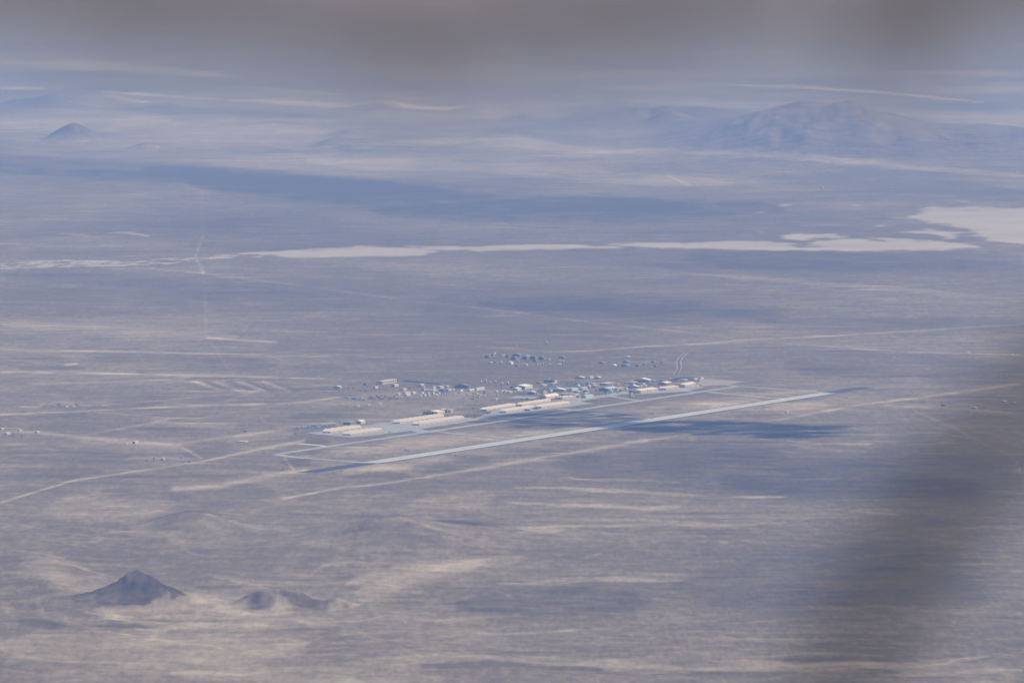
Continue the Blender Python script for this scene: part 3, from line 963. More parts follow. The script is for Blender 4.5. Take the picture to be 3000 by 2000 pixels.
shelter_row(1482, 1210, 1566, 1197.5, 19, 6, 5.4, 5.4, ("pale roofed", "central front left row from the left"), "shelters in the four central rows", 'pinkwall', 'pinkroof', 'flat')
shelter_row(1530, 1190.5, 1614, 1178.5, 18, 6, 5.4, 5.4, ("pale roofed", "central back right row from the left"), "shelters in the four central rows", 'pinkwall', 'pinkroof', 'flat')
shelter_row(1586, 1197, 1669, 1185.5, 19, 6, 5.4, 5.4, ("pale roofed", "central front right row from the left"), "shelters in the four central rows", 'pinkwall', 'pinkroof', 'flat')

B = building
G1 = "cream barracks left of the hangars"
# left end
B("hangar", "dark walled building with a blue roof behind the leftmost shelters", "hangar", 1004, 1027, 1044, 1244.5, 8, 'flat', 'dark', 'blueroof', vents=2)
B("warehouse", "white roofed building right behind the dark blue-roofed one", "warehouse", 1038, 1057, 1071, 1241, 6.5, 'gable_u', 'cream', 'white', front_doors=2, doormat='brown')
B("trailer", "small white trailer left of the dark blue-roofed building", "trailer", 995, 1003, 1008, 1240, 3.5, 'flat', 'white', 'white')
B("shed", "tiny dark shed on the bare ground left of the vehicle yard", "shed", 714, 722, 728, 1265, 3, 'flat', 'dark', 'darkroof')
B("shed", "long low pale roof beside the dirt track left of the taxiway end", "shed", 696, 719, 727, 1295, 2, 'flat', 'cream', 'white')
B("office", "pale block beside the dark tower behind the second hangar group", "building", 1306, 1320, 1329, 1208, 8, 'flat', 'cream', 'pinkroof', windows=3)
B("warehouse", "long pink roofed hall behind the second hangar group", "warehouse", 1238, 1281, 1304, 1214, 7, 'gable_u', 'cream', 'pinkroof', rise=4, front_doors=5, doormat='brown')
B("warehouse", "narrow bright white roof behind the long pink hall", "warehouse", 1279, 1304, 1310, 1206, 5, 'gable_u', 'white', 'white')
B("service_tower", "dark narrow block at the end of the bright white roof", "tower", 1303, 1309, 1312, 1210, 10, 'flat', 'dark', 'grey')
# three lone white houses
for i, (x, y, lb) in enumerate(((1044, 1192, "leftmost of the three lone white houses in the open field"), (1075, 1188.5, "middle one of the three lone white houses in the open field"), (1107, 1184.5, "rightmost of the three lone white houses in the open field"))):
    B("house", lb, "house", x, x + 5, x + 10, y, 4.2, 'gable_v', 'white', 'white', group="lone white houses", doors=1, doormat='grey')
# barracks quarter
B("shed", "long low white roofed shed alone at the far left of the barracks", "shed", 977, 996, 1002, 1136.5, 3, 'gable_u', 'grey', 'white')
B("barracks", "largest cream barracks block, tallest at the left of the housing", "barracks", 1106, 1120, 1163, 1125.5, 9, 'flat', 'cream', 'pinkroof', windows=6)
B("barracks", "cream block with a dark opening in front of the largest barracks", "barracks", 1146, 1156, 1168, 1133, 7, 'flat', 'cream', 'white', front_doors=1, doormat='dark', group=G1)
B("barracks", "lone cream block left of and below the largest barracks", "barracks", 1093, 1100, 1108, 1138.5, 6, 'flat', 'cream', 'pinkroof', group=G1)
B("shed", "dark blue shed left of the largest barracks", "shed", 1064, 1072, 1078, 1128.5, 5, 'gable_u', 'dark', 'darkroof')
B("barracks", "cream block in the open between the barracks and the tank row", "barracks", 1173, 1182, 1192, 1143.5, 5, 'flat', 'cream', 'pinkroof', group=G1)
B("barracks", "cream block with a dark left wall under the long dark tree line", "barracks", 1227, 1234, 1243, 1131.5, 6, 'flat', 'cream', 'white', group=G1)
B("barracks", "back one of the two adjoining cream blocks by the dark trees", "barracks", 1179, 1188, 1203, 1154, 5, 'flat', 'cream', 'pinkroof', group=G1)
B("barracks", "front one of the two adjoining cream blocks by the dark trees", "barracks", 1182, 1192, 1204, 1160, 5, 'flat', 'cream', 'pinkroof', group=G1)
B("barracks", "cream wing right of the two adjoining blocks", "barracks", 1204, 1210, 1220, 1154.5, 5, 'flat', 'cream', 'white', group=G1)
B("shed", "small cream shed left of the two adjoining blocks", "shed", 1161, 1167, 1174, 1157, 4, 'gable_u', 'cream', 'pinkroof')
B("barracks", "small cream cube left of the low pink roofed mess hall", "barracks", 1238, 1243, 1249, 1144, 5.5, 'flat', 'cream', 'cream', group=G1)
B("mess_hall", "low wide pink roofed hall among the cream barracks", "hall", 1253, 1270, 1282, 1146, 3.5, 'flat', 'cream', 'pinkroof')
B("barracks", "cream block standing behind the low pink hall", "barracks", 1264, 1270, 1277, 1140, 7, 'flat', 'cream', 'pinkroof', group=G1)
B("barracks", "long cream block right behind the low pink hall", "barracks", 1279, 1290, 1301, 1138, 6, 'flat', 'cream', 'pinkroof', group=G1)
B("barracks", "flat white roofed block furthest back of the cream barracks", "barracks", 1301, 1310, 1316, 1134, 4, 'flat', 'cream', 'white', group=G1)
B("shed", "low dark red-brown roofed shed right of the low pink hall", "shed", 1286, 1302, 1309, 1146, 3, 'gable_u', 'dark', 'brown')
B("barracks", "cream block at the right end of the low brown shed", "barracks", 1308, 1314, 1324, 1145.5, 5.5, 'flat', 'cream', 'pinkroof', group=G1)
B("trailer", "white trailer next to the cream block beside the brown shed", "trailer", 1324, 1328, 1332, 1143, 3, 'flat', 'white', 'white')
B("house", "small white house alone left of the pale green sheds", "house", 1344, 1350, 1357, 1146.5, 4, 'gable_u', 'white', 'white')
for x, y, lb in ((1228, 1161, "small white cabin at the lower left of the cabin cluster"), (1240, 1160.5, "small white cabin just below the tall cream cabins"), (1251, 1155, "tall cream cabin left of its twin"), (1265, 1156, "tall cream cabin right of its twin"), (1282, 1154.5, "flat cream cabin at the right of the cabin cluster"), (1233, 1153, "grey-white cabin at the back of the cabin cluster")):
    B("cabin", lb, "cabin", x, x + 4, x + 9, y, 4.0 if 'tall' not in lb else 6.5, 'flat', 'cream' if 'cream' in lb else 'white', 'pinkroof', group="cabins in front of the barracks")
B("workshop", "dark blue building with a jagged roof above the pale green sheds", "workshop", 1331, 1372, 1381, 1136.5, 6, 'gable_u', 'dark', 'darkroof', vents=4)
B("workshop", "shorter pale green shed", "shed", 1370, 1376, 1391, 1146, 5, 'gable_u', 'palegreen', 'white')
B("workshop", "longer pale green shed with a rounded roof", "shed", 1390, 1396, 1420, 1144, 6.5, 'arch_u', 'palegreen', 'palegreen')
# fuel tanks
for i, (x, y, hh) in enumerate(((1409, 1124, 9), (1424, 1122.5, 10), (1436, 1126, 9), (1451, 1123.5, 8), (1471, 1130, 10), (1488, 1128, 9.5))):
    c = P(x, y); s = scl(y)
    r_ = 2.7 / s
    root = empty("storage_tank", (c[0], c[1], 0))
    tag(root, "upright cream tank, %s from the left in the row behind the pale green sheds" % ORD[i], "tank", "upright cream storage tanks")
    MB().lathe([(r_, -0.3), (r_, hh / s)], seg=18).build("shell", M['cream'], root, True)
    MB().lathe([(r_ + 0.15, hh / s + .02), (r_ + .15, hh / s + .25), (r_ * .5, hh / s + .9), (0.2, hh / s + 1.1)], seg=18).build("roof", M['white'], root)
# centre
B("hangar", "big white roofed hangar right of the cream tanks", "hangar", 1494, 1538, 1561, 1139.5, 8, 'gable_u', 'palegreen', 'white', rise=4, front_doors=4, doormat='brown')
B("warehouse", "pink roofed hall in front of the big white roofed hangar", "warehouse", 1495, 1516, 1528, 1145.5, 6.5, 'gable_u', 'pinkwall', 'pinkroof')
for x, y, lb in ((1449, 1147, "small cream hut in front of the row of tanks"), (1466, 1148, "small cream hut left of the wide hut row"), (1477, 1147.5, "smallest white hut between the cream huts"), (1486, 1150.5, "wide pink-cream hut below the pink roofed hall"), (1503, 1150, "white hut at the right end of the hut row")):
    B("hut", lb, "hut", x, x + 4, x + (16 if 'wide' in lb else 8), y, 4, 'flat', 'cream', 'pinkroof', group="huts below the white hangar")
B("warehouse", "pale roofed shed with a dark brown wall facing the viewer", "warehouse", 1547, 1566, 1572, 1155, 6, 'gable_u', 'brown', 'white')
B("office", "plain cream block right of the dark brown walled shed", "building", 1587, 1592, 1604, 1153, 6, 'flat', 'cream', 'cream', windows=4)
B("office", "small pale green block above the plain cream block", "building", 1609, 1613, 1620, 1147.5, 5, 'flat', 'palegreen', 'white')
B("power_house", "dark blue block with a cream annex at the back of the base", "building", 1593, 1621, 1624, 1122, 8.5, 'flat', 'dark', 'dark', vents=3)
B("annex", "cream annex against the dark blue block", "building", 1622, 1625, 1632, 1121.5, 7, 'flat', 'cream', 'cream')
B("office", "cream building with dark pillared openings below the dark blue block", "building", 1607, 1620, 1630, 1127.5, 4.5, 'flat', 'cream', 'cream', doors=3, doormat='dark')
B("shed", "low pink roofed shed left of the dark blue block", "shed", 1571, 1582, 1588, 1122, 3.5, 'flat', 'brown', 'pinkroof')
B("shed", "low cream shed below the dark blue block's left end", "shed", 1583, 1592, 1602, 1130, 3.5, 'flat', 'cream', 'pinkroof')
B("hangar", "big arched hangar with pink roof and dark near wall", "hangar", 1579, 1600, 1637, 1169, 5.5, 'arch_u', 'pinkwall', 'pinkroof', rise=7, front_doors=1)
B("warehouse", "long narrow white roofed building above the arched hangar", "warehouse", 1608, 1652, 1661, 1147, 5.5, 'gable_u', 'brown', 'white')
B("hangar", "cream hangar with three doors right of the arched hangar", "hangar", 1626, 1648, 1687, 1170.5, 7, 'flat', 'pinkwall', 'pinkroof', doors=3, vents=2)
B("warehouse", "long tan flat roofed hall behind the three door hangar", "warehouse", 1642, 1686, 1698, 1158, 4, 'flat', 'cream', 'tanroof', vents=2)
B("office", "dark blue roofed office behind the tan flat roofed hall", "building", 1680, 1694, 1704, 1152, 4, 'gable_u', 'dark', 'blueroof')
B("shed", "blue and white roofed shed right of the dark blue roofed office", "shed", 1709, 1722, 1728, 1149, 4, 'gable_u', 'dark', 'blueroof')
B("shed", "small cream shed in front of the blue and white roofed shed", "shed", 1709, 1714, 1725, 1154.5, 4, 'flat', 'cream', 'tanroof')
B("office", "cream cube at the right of the three door hangar", "building", 1688, 1698, 1704, 1165, 6.5, 'flat', 'cream', 'cream')
B("workshop", "light blue roofed workshop at the apron edge", "workshop", 1701, 1716, 1740, 1166, 6, 'gable_u', 'blueroof', 'blueroof', doors=2, doormat='palegreen')
B("lab", "pale green block left of the white dome", "building", 1656, 1676, 1695, 1144.5, 6, 'flat', 'palegreen', 'palegreen', vents=2)
B("lab", "pale green block between the two white domes", "building", 1696, 1706, 1722, 1142, 6, 'flat', 'palegreen', 'white', windows=3)
B("warehouse", "pink walled hall right of the ball shaped dome", "warehouse", 1732, 1744, 1756, 1135, 5, 'flat', 'brown', 'pinkroof')
for x, y, rp, lb in ((1694, 1136, 5.5, "white dome bulging behind the pale green block"), (1726.5, 1137, 5.2, "white ball shaped dome beside the pink walled hall")):
    c = P(x, y); s = scl(y)
    R_ = rp / s
    root = empty("radar_dome", (c[0], c[1], 0))
    tag(root, lb, "dome", "white radar domes")
    MB().lathe([(R_ * .8, -0.3), (R_ * .8, R_ * .5)], seg=20).build("base", M['cream'], root)
    MB().lathe([(max(0.05, R_ * math.cos(a_)), R_ * (1 + math.sin(a_))) for a_ in np.linspace(-0.5, 1.55, 10)], seg=20).build("shell", M['white'], root, True)
B("warehouse", "long thin white roof standing alone at the back of the base", "warehouse", 1684, 1709, 1715, 1110, 4, 'gable_u', 'brown', 'white')
B("shed", "cream shed right of the long thin white roof", "shed", 1723, 1729, 1739, 1108.5, 4.5, 'flat', 'cream', 'pinkroof')
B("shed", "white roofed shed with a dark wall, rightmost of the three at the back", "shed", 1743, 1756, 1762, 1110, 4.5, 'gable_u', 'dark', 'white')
B("shed", "low dark shed left of the cream roof in the middle of the base", "shed", 1715, 1724, 1728, 1125.5, 3.5, 'flat', 'dark', 'darkroof')
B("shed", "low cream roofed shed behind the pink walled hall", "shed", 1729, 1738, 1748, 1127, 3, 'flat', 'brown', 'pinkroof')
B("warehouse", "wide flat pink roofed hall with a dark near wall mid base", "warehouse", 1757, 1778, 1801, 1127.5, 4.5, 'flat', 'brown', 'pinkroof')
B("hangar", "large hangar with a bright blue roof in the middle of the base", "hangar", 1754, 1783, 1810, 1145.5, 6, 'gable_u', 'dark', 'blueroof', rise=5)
B("annex", "cream annex right of the bright blue roofed hangar", "building", 1800, 1808, 1827, 1143, 6, 'flat', 'cream', 'palegreen', windows=3)
B("shed", "small white cube between the blue roof and the control tower", "shed", 1832, 1836, 1840, 1141, 3.5, 'flat', 'white', 'white')
# right
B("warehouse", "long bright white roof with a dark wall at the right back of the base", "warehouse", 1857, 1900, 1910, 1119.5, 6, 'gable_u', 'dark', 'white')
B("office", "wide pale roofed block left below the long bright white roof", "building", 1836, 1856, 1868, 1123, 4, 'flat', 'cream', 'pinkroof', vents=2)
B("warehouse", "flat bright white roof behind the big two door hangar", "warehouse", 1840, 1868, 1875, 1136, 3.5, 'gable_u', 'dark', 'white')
for x, y, lb in ((1852, 1130, "tiny white hut above the flat bright white roof"), (1873, 1132, "tiny white hut at the right end of the flat bright white roof"), (1886, 1131, "rightmost tiny white hut behind the two door hangar"), (1880, 1127, "backmost tiny white hut behind the two door hangar")):
    B("hut", lb, "hut", x, x + 5, x + 10, y, 3, 'flat', 'white', 'white', group="tiny white huts")
B("hangar", "left half of the big pink hangar pair, with a dark near wall", "hangar", 1843, 1877, 1897, 1152.5, 8, 'gable_u', 'pinkwall', 'pinkroof', doors=1, rise=4)
B("hangar", "right half of the big pink hangar pair, with two wide doors", "hangar", 1866, 1899, 1927, 1149.5, 8, 'gable_u', 'pinkwall', 'pinkroof', doors=2, rise=4)
B("warehouse", "pale pink roofed hall behind the three small hangars at right", "warehouse", 1928, 1951, 1968, 1127.5, 5, 'gable_u', 'brown', 'pinkroof', doors=2, doormat='dark')
for i, (xl, xm, xr, yb, lb) in enumerate(((1930, 1951, 1963, 1143, "nearest of the three small joined hangars at right"), (1945, 1964, 1976, 1141, "middle of the three small joined hangars at right"), (1958, 1977, 1989, 1139, "furthest of the three small joined hangars at right"))):
    B("hangar", lb, "hangar", xl, xm, xr, yb, 6, 'gable_v', 'pinkwall', 'pinkroof', group="small joined hangars", doors=1)
B("hangar", "largest hangar at the right end of the apron, near half", "hangar", 1974, 2008, 2030, 1135.5, 8, 'gable_u', 'pinkwall', 'pinkroof', doors=1, rise=4)
B("hangar", "back half of the largest hangar at the right end of the apron", "hangar", 2001, 2024, 2039, 1131.5, 8, 'gable_u', 'pinkwall', 'pinkroof', doors=1, rise=4)
B("shed", "low cream shed on the dark asphalt lot", "shed", 1992, 2006, 2017, 1116.5, 4, 'flat', 'cream', 'pinkroof', doors=2, doormat='dark')
B("shed", "cream block at the right end of the dark asphalt lot", "shed", 2028, 2034, 2045, 1115, 6, 'flat', 'cream', 'pinkroof')
B("shed", "small white shed furthest right behind the dark asphalt lot", "shed", 2049, 2055, 2061, 1110.5, 4, 'flat', 'white', 'white')
B("trailer", "white trailer on the apron beside the largest hangar", "trailer", 2038, 2042, 2046, 1130.5, 2.5, 'flat', 'white', 'white')
B("trailer", "long white trailer alone in the field above the central shelters", "trailer", 1440, 1454, 1458, 1171, 3, 'flat', 'white', 'white')
# control tower
c = P(1848, 1164.5); s = scl(1164.5)
root = empty("control_tower", (c[0], c[1], 0), ANG)
tag(root, "square control tower with an overhanging cab, alone on the infield edge", "control tower")
hw_, ht = 3.6 / s, 17 / s
MB().box(-hw_, hw_, -hw_ * 1.3, hw_ * 1.3, -0.5, ht).build("shaft", M['cream'], root)
MB().prism([(-hw_ * 1.3, ht + .02), (hw_ * 1.3, ht + .02), (hw_ * 1.75, ht + 3.2), (-hw_ * 1.75, ht + 3.2)], -hw_ * 1.5, hw_ * 1.5, 'y').build("cab", M['glass'], root)
MB().box(-hw_ * 1.95, hw_ * 1.95, -hw_ * 1.7, hw_ * 1.7, ht + 3.22, ht + 4.0).build("roof", M['white'], root)
MB().box(hw_ + .05, hw_ * 2.6, -hw_, hw_, -0.4, 4).build("annex", M['cream'], root)
MB().tube([(0, 0, ht + 4), (0, 0, ht + 8)], [0.12, 0.06], 6).build("antenna", M['grey'], root)

boxes = [MB().box(-3, 3, -1.25, 1.25, 0, 2.6).box(-3.05, -2.9, -1.1, 1.1, .2, 2.4).mesh("shipping_container", M[q]) for q in ('cream', 'white', 'grey', 'dark')]
names_ = ("cream", "white", "grey", "dark")
yards = [((1250, 1380), (1150, 1166)), ((1400, 1600), (1142, 1158)), ((1560, 1700), (1123, 1140)), ((1700, 1860), (1121, 1131)), ((1740, 1830), (1142, 1156)), ((1830, 1960), (1117, 1133)), ((1180, 1330), (1126, 1150)), ((1330, 1440), (1140, 1170)), ((1960, 2050), (1111, 1119))]
for k in range(95):
    (xa, xb), (ya, yb_) = yards[k % len(yards)]
    px, py = random.uniform(xa, xb), random.uniform(ya, yb_)
    c = P(px, py); kd = random.choices((0, 1, 2, 3), (.35, .3, .2, .15))[0]
    o = link(bpy.data.objects.new("shipping_container", boxes[kd]))
    o.location = (c[0], c[1], .3); o.rotation_euler = (0, 0, ANG + random.choice((0, math.pi / 2)) + random.uniform(-.05, .05))
    o.scale = (1.3, 1.3, 1.1)
    tag(o, names_[kd] + " container left standing in the yards between the base buildings", "container", "containers in the yards")
sheet("vehicle_yard", [(1560, 1150), (1600, 1152), (1640, 1141), (1600, 1138)], M['oldasphalt'], 0.20)
sheet("vehicle_yard", [(1640, 1131), (1700, 1133), (1735, 1124), (1680, 1121)], M['oldasphalt'], 0.20)
sheet("vehicle_yard", [(1760, 1153), (1805, 1152), (1830, 1147), (1780, 1147)], M['oldasphalt'], 0.20)
sheet("vehicle_yard", [(1500, 1153), (1546, 1155), (1560, 1149), (1515, 1147)], M['oldasphalt'], 0.20)
sheet("vehicle_yard", [(1840, 1131), (1900, 1131), (1925, 1124), (1870, 1122)], M['oldasphalt'], 0.20)
sheet("vehicle_yard", [(1225, 1152), (1310, 1151), (1330, 1146), (1250, 1146)], M['oldasphalt'], 0.20)

# --- far settlement behind the base
GD, GW = "dark roofed blocks of the far settlement", "small pale huts of the far settlement"
for xl, xm, xr, yb, h_, lb in ((1420, 1432, 1440, 1049, 6, "dark blue block at the left end of the far settlement"), (1438, 1443, 1448, 1044, 7, "dark blue block behind the left end of the far settlement"),
        (1482, 1490, 1495, 1046.5, 5, "small dark blue block left of the longest dark roof"), (1500, 1522, 1530, 1046, 6, "longest dark blue roof at the back of the far settlement"),
        (1496, 1510, 1520, 1054.5, 7, "wide dark blue block below the longest dark roof"), (1530, 1543, 1552, 1053.5, 8, "dark blue block in the middle of the far settlement"),
        (1553, 1568, 1576, 1053, 7, "dark blue block right of the middle one"), (1577, 1592, 1599, 1053.5, 6, "dark blue block at the foot of the ball tower"),
        (1560, 1571, 1577, 1060, 5, "low dark blue block in front of the middle ones"), (1637, 1653, 1659, 1050, 3, "low dark blue strip alone at the right of the far settlement"),
        (1508, 1518, 1524, 1073, 3.5, "dark blue shed right of the brightest white hall")):
    B("block", lb, "building", xl, xm, xr, yb, h_, 'gable_u', 'dark', 'darkroof', group=GD)
B("hall", "brightest white hall at the front of the far settlement", "hall", 1484, 1498, 1504, 1067, 6, 'gable_u', 'white', 'white')
for xl, xr, yb, h_, rf, lb in ((1443, 1453, 1038, 5, 'pinkroof', "cream hut at the upper left of the far settlement"), (1462, 1481, 1042, 2.5, 'cream', "long low cream strip behind the far settlement"),
        (1432, 1444, 1064, 3, 'white', "white hut at the lower left of the far settlement"), (1446, 1462, 1063, 3, 'dark', "low grey roof between white and cream huts"), (1463, 1472, 1063, 4.5, 'pinkroof', "cream hut left of the brightest white hall"),
        (1536, 1546, 1071, 4, 'pinkroof', "pink-cream hut at the front of the far settlement"), (1516, 1522, 1059, 2.5, 'white', "white hut right of the brightest white hall"), (1540, 1554, 1044, 3, 'cream', "pale hut behind the middle dark block"),
        (1570, 1578, 1069, 3, 'white', "white hut left of its twin along the settlement's front edge"), (1579, 1585, 1068.5, 3, 'white', "white hut right of its twin along the settlement's front edge"), (1588, 1592, 1067, 3, 'white', "tiny bright hut right of the twin white huts"),
        (1603, 1612, 1055, 4, 'white', "white hut right of the ball tower"), (1637, 1642, 1057, 3, 'white', "tiny pale hut under the lone dark strip"), (1645, 1653, 1059, 2.5, 'white', "pale flat hut right under the lone dark strip"),
        (1655, 1661, 1062, 3, 'blueroof', "small blue roofed hut at the right of the far settlement"), (1630, 1646, 1068, 2, 'white', "long pale strip at the right front of the far settlement"), (1605, 1614, 1068, 2, 'white', "low pale strip in front of the ball tower"), (1432, 1438, 1040, 3, 'white', "small white roof beside the dark block at the upper left")):
    B("hut", lb, "hut", xl, xl + (xr - xl) * .55, xr, yb, h_, 'flat', 'cream' if rf == 'pinkroof' else 'grey', rf, group=GW)
GS = "low dark sheds right of the far settlement"
for xl, xr, yb, lb in ((1907, 1923, 1062, "dark shed at the back right of the scattered sheds"), (1933, 1943, 1062.5, "shorter dark shed right of the back one"), (1820, 1850, 1073.5, "longest dark shed just right of the white dome tank"),
        (1861, 1879, 1073, "dark shed right of the longest one"), (1754, 1775, 1065, "dark shed left of the white dome tank"), (1823, 1850, 1062.5, "thin dark shed above the longest one"), (1915, 1928, 1074, "dark shed nearest the curved haul road"), (1882, 1895, 1070, "small dark shed in the middle of the scattered sheds")):
    B("shed", lb, "shed", xl, xl + (xr - xl) * .6, xr, yb, 3, 'gable_u', 'dark', 'darkroof', group=GS)
c = P(1800, 1072); s = scl(1072)
root = empty("storage_dome", (c[0], c[1], 0)); tag(root, "pale blue-white rounded dome among the low dark sheds", "dome")
MB().lathe([(8 / s * math.cos(a_) + .02, 6.5 / s * math.sin(a_)) for a_ in np.linspace(0, 1.55, 8)], seg=20).build("shell", M['white'], root, True)
MB().box(6 / s, 12 / s, -3, 3, -.3, 2.2).build("annex", M['grey'], root)
B("trailer", "white flat roof alone beside the dirt track behind the sheds", "trailer", 1829, 1841, 1846, 1045.5, 2.5, 'flat', 'white', 'white')
# ball tower
c = P(1601, 1048); s = scl(1048)
root = empty("water_tower", (c[0], c[1], 0)); tag(root, "tall thin water tower with a pale ball on top behind the settlement", "water tower")
MB().lathe([(1.6, -.5), (0.75, 6), (0.7, 40 / s), (1.6, 42 / s)], seg=12).build("column", M['cream'], root, True)
R_ = 3.8 / s
MB().lathe([(max(.05, R_ * math.cos(a_)), 44 / s + R_ * math.sin(a_)) for a_ in np.linspace(-1.5, 1.55, 12)], seg=20).build("tank", M['cream'], root, True)
c = P(1514, 1040)
root = empty("antenna_mast", (c[0], c[1], 0)); tag(root, "faint thin antenna mast above the longest dark roof", "mast")
MB().tube([(0, 0, -.5), (0, 0, 25)], [0.45, 0.3], 6).build("pole", M['grey'], root)
MB().lathe([(0.3, 24.5), (1.3, 25.2), (1.3, 26.2), (.2, 27)], seg=10).build("antenna", M['white'], root)

# --- lone things out on the plain
GL = "small pale huts on the left edge of the plain"
for xl, xr, yb, h_, lb in ((-1, 12, 1258.5, 4, "pale hut at the very left edge, backmost"), (11, 31, 1273, 5, "largest pale hut near the left edge, nearest the viewer"), (51, 64, 1263, 4.5, "pale hut second from right in the left edge group"), (103, 116, 1268, 4.5, "rightmost pale hut of the left edge group"),
        (388, 406, 1299, 6, "lone tall cream hut on the pale track left of the airfield")):
    B("hut", lb, "hut", xl, xl + (xr - xl) * .45, xr, yb, h_, 'flat', 'cream', 'white', group=GL, front_doors=1, doormat='dark')
for xl, xr, yb, lb in ((36, 43, 1277, "small dark shed right of the largest left edge hut"), (61, 70, 1278.5, "small dark shed below the left edge huts"), (364, 374, 1301, "low pale shed left of the lone tall cream hut")):
    B("shed", lb, "shed", xl, xl + (xr - xl) * .6, xr, yb, 2.5, 'flat', 'dark' if 'dark' in lb else 'cream', 'darkroof' if 'dark' in lb else 'pinkroof')
for xl, xr, yb, h_, wl, lb in ((428, 437, 1351, 4, 'dark', "dark shed at the left of the pale test pad"), (449, 456, 1344, 4, 'grey', "grey cabin at the back of the pale test pad"), (471, 483, 1347, 5, 'grey', "grey cabin with a pale roof in the middle of the pale test pad"), (551, 559, 1354, 5, 'dark', "dark shed below the test pad tower"), (528, 535, 1342, 3, 'dark', "dark low shed left of the test pad tower")):
    B("cabin", lb, "cabin", xl, xl + (xr - xl) * .55, xr, yb, h_, 'flat', wl, 'white' if 'pale roof' in lb else 'grey', group="cabins on the pale test pad")
c = P(553, 1344); s = scl(1344)
root = empty("lookout_tower", (c[0], c[1], 0)); tag(root, "thin lookout tower at the right of the pale test pad", "tower")
for sx_ in (-1, 1):
    for sy_ in (-1, 1):
        MB().tube([(sx_ * 1.6, sy_ * 1.6, -.3), (sx_ * 1.0, sy_ * 1.0, 6)], [.18, .15], 6).build("leg", M['grey'], root)
MB().box(-1.7, 1.7, -1.7, 1.7, 6.02, 8.8).build("cab", M['cream'], root)
MB().box(-2, 2, -2, 2, 8.82, 9.1).build("roof", M['white'], root)
B("hall", "white flat building alone at the right edge beside a dirt road", "hall", 2846, 2858, 2864, 1197, 4, 'flat', 'grey', 'white')
B("shed", "dark shed left of the lone white building at right", "shed", 2757, 2766, 2771, 1189.5, 4, 'gable_u', 'dark', 'darkroof')
B("hall", "pale roofed building at the far right edge of the plain", "hall", 2931, 2944, 2951, 1178, 3, 'flat', 'grey', 'white')
B("shed", "grey shed right of the pale roofed building at the far right", "shed", 2960, 2970, 2975, 1181, 3, 'flat', 'grey', 'grey')
B("shed", "tiny pale shed beside the runway's far half", "shed", 2300, 2306, 2311, 1209, 3.5, 'flat', 'cream', 'pinkroof')
B("shed", "tiny dark shed in the grass beyond the runway's far end", "shed", 2477, 2481, 2484, 1166.5, 2.5, 'flat', 'dark', 'darkroof')
B("hut", "tiny white hut on the upper right track, left one", "hut", 2834, 2839, 2842, 1034, 2.5, 'flat', 'white', 'white')
B("hut", "tiny white hut on the upper right track, right one", "hut", 2960, 2965, 2968, 1039.5, 2.5, 'flat', 'white', 'white')
B("hall", "pale building alone on the dark plain far behind the settlement", "hall", 2402, 2410, 2414, 552, 2.5, 'gable_u', 'grey', 'grey')
for xl, xr, yb, lb in ((864, 870, 1272.5, "tiny dark hut left of the hangar apron"), (824, 831, 1378.5, "tiny dark hut below the runway's near overrun"), (1186, 1192, 1320.5, "left one of two tiny dark huts in the infield"), (1195, 1203, 1321.5, "right one of two tiny dark huts in the infield"), (1332, 1337, 1334.5, "tiny dark hut right of the runway's near third"), (1909, 1914, 1213, "tiny dark hut in the infield behind the cloud shadow"), (1139, 1145, 1268, "tiny dark hut on the apron edge")):
    B("hut", lb, "hut", xl, xl + (xr - xl) * .6, xr, yb, 2.4, 'flat', 'dark', 'darkroof')
c = P(946, 1064); s = scl(1064)
root = empty("antenna_dish", (c[0], c[1], 0)); tag(root, "tiny bright white dish alone on the dark plain left of the settlement", "antenna dish")
MB().tube([(0, 0, -.3), (0, 0, 4)], [.5, .4], 8).build("post", M['white'], root)
MB().lathe([(.3, 4.02), (1.6, 4.5), (2.6, 5.6), (2.7, 6.6), (1.5, 7.6), (.2, 8)], seg=14).build("dish", M['white'], root, True)

# --- quarry heaps
for px, py, rp, hp, mt_, lb in ((160, 1190, 9, 4, 'dark', "dark heap at the left of the small quarry"), (175, 1188, 12, 6, 'dark', "largest dark heap of the small quarry"), (192, 1191, 10, 4, 'cargrey', "pale grey heap in the middle of the small quarry"), (212, 1191, 11, 4, 'cargrey', "pale grey heap right of the middle one in the small quarry"), (225, 1188, 6, 4, 'dark', "small dark heap at the right of the small quarry")):
    c = P(px, py); s = scl(py)
    b_ = MB().lathe([(rp / s * q_, hp / s * z_ ) for q_, z_ in ((1, -.05), (.8, .25), (.5, .7), (.2, .95), (.03, 1))], seg=14)
    b_.v = [(x + 1.5 * math.sin(y * 3 + z), y + 1.5 * math.cos(x * 2.3), z * (1 + .25 * math.sin(x))) for x, y, z in b_.v]
    o = b_.build("spoil_heap", M[mt_], None, True)
    o.location = (c[0], c[1], 0)
    tag(o, lb, "heap", "heaps of the small quarry")

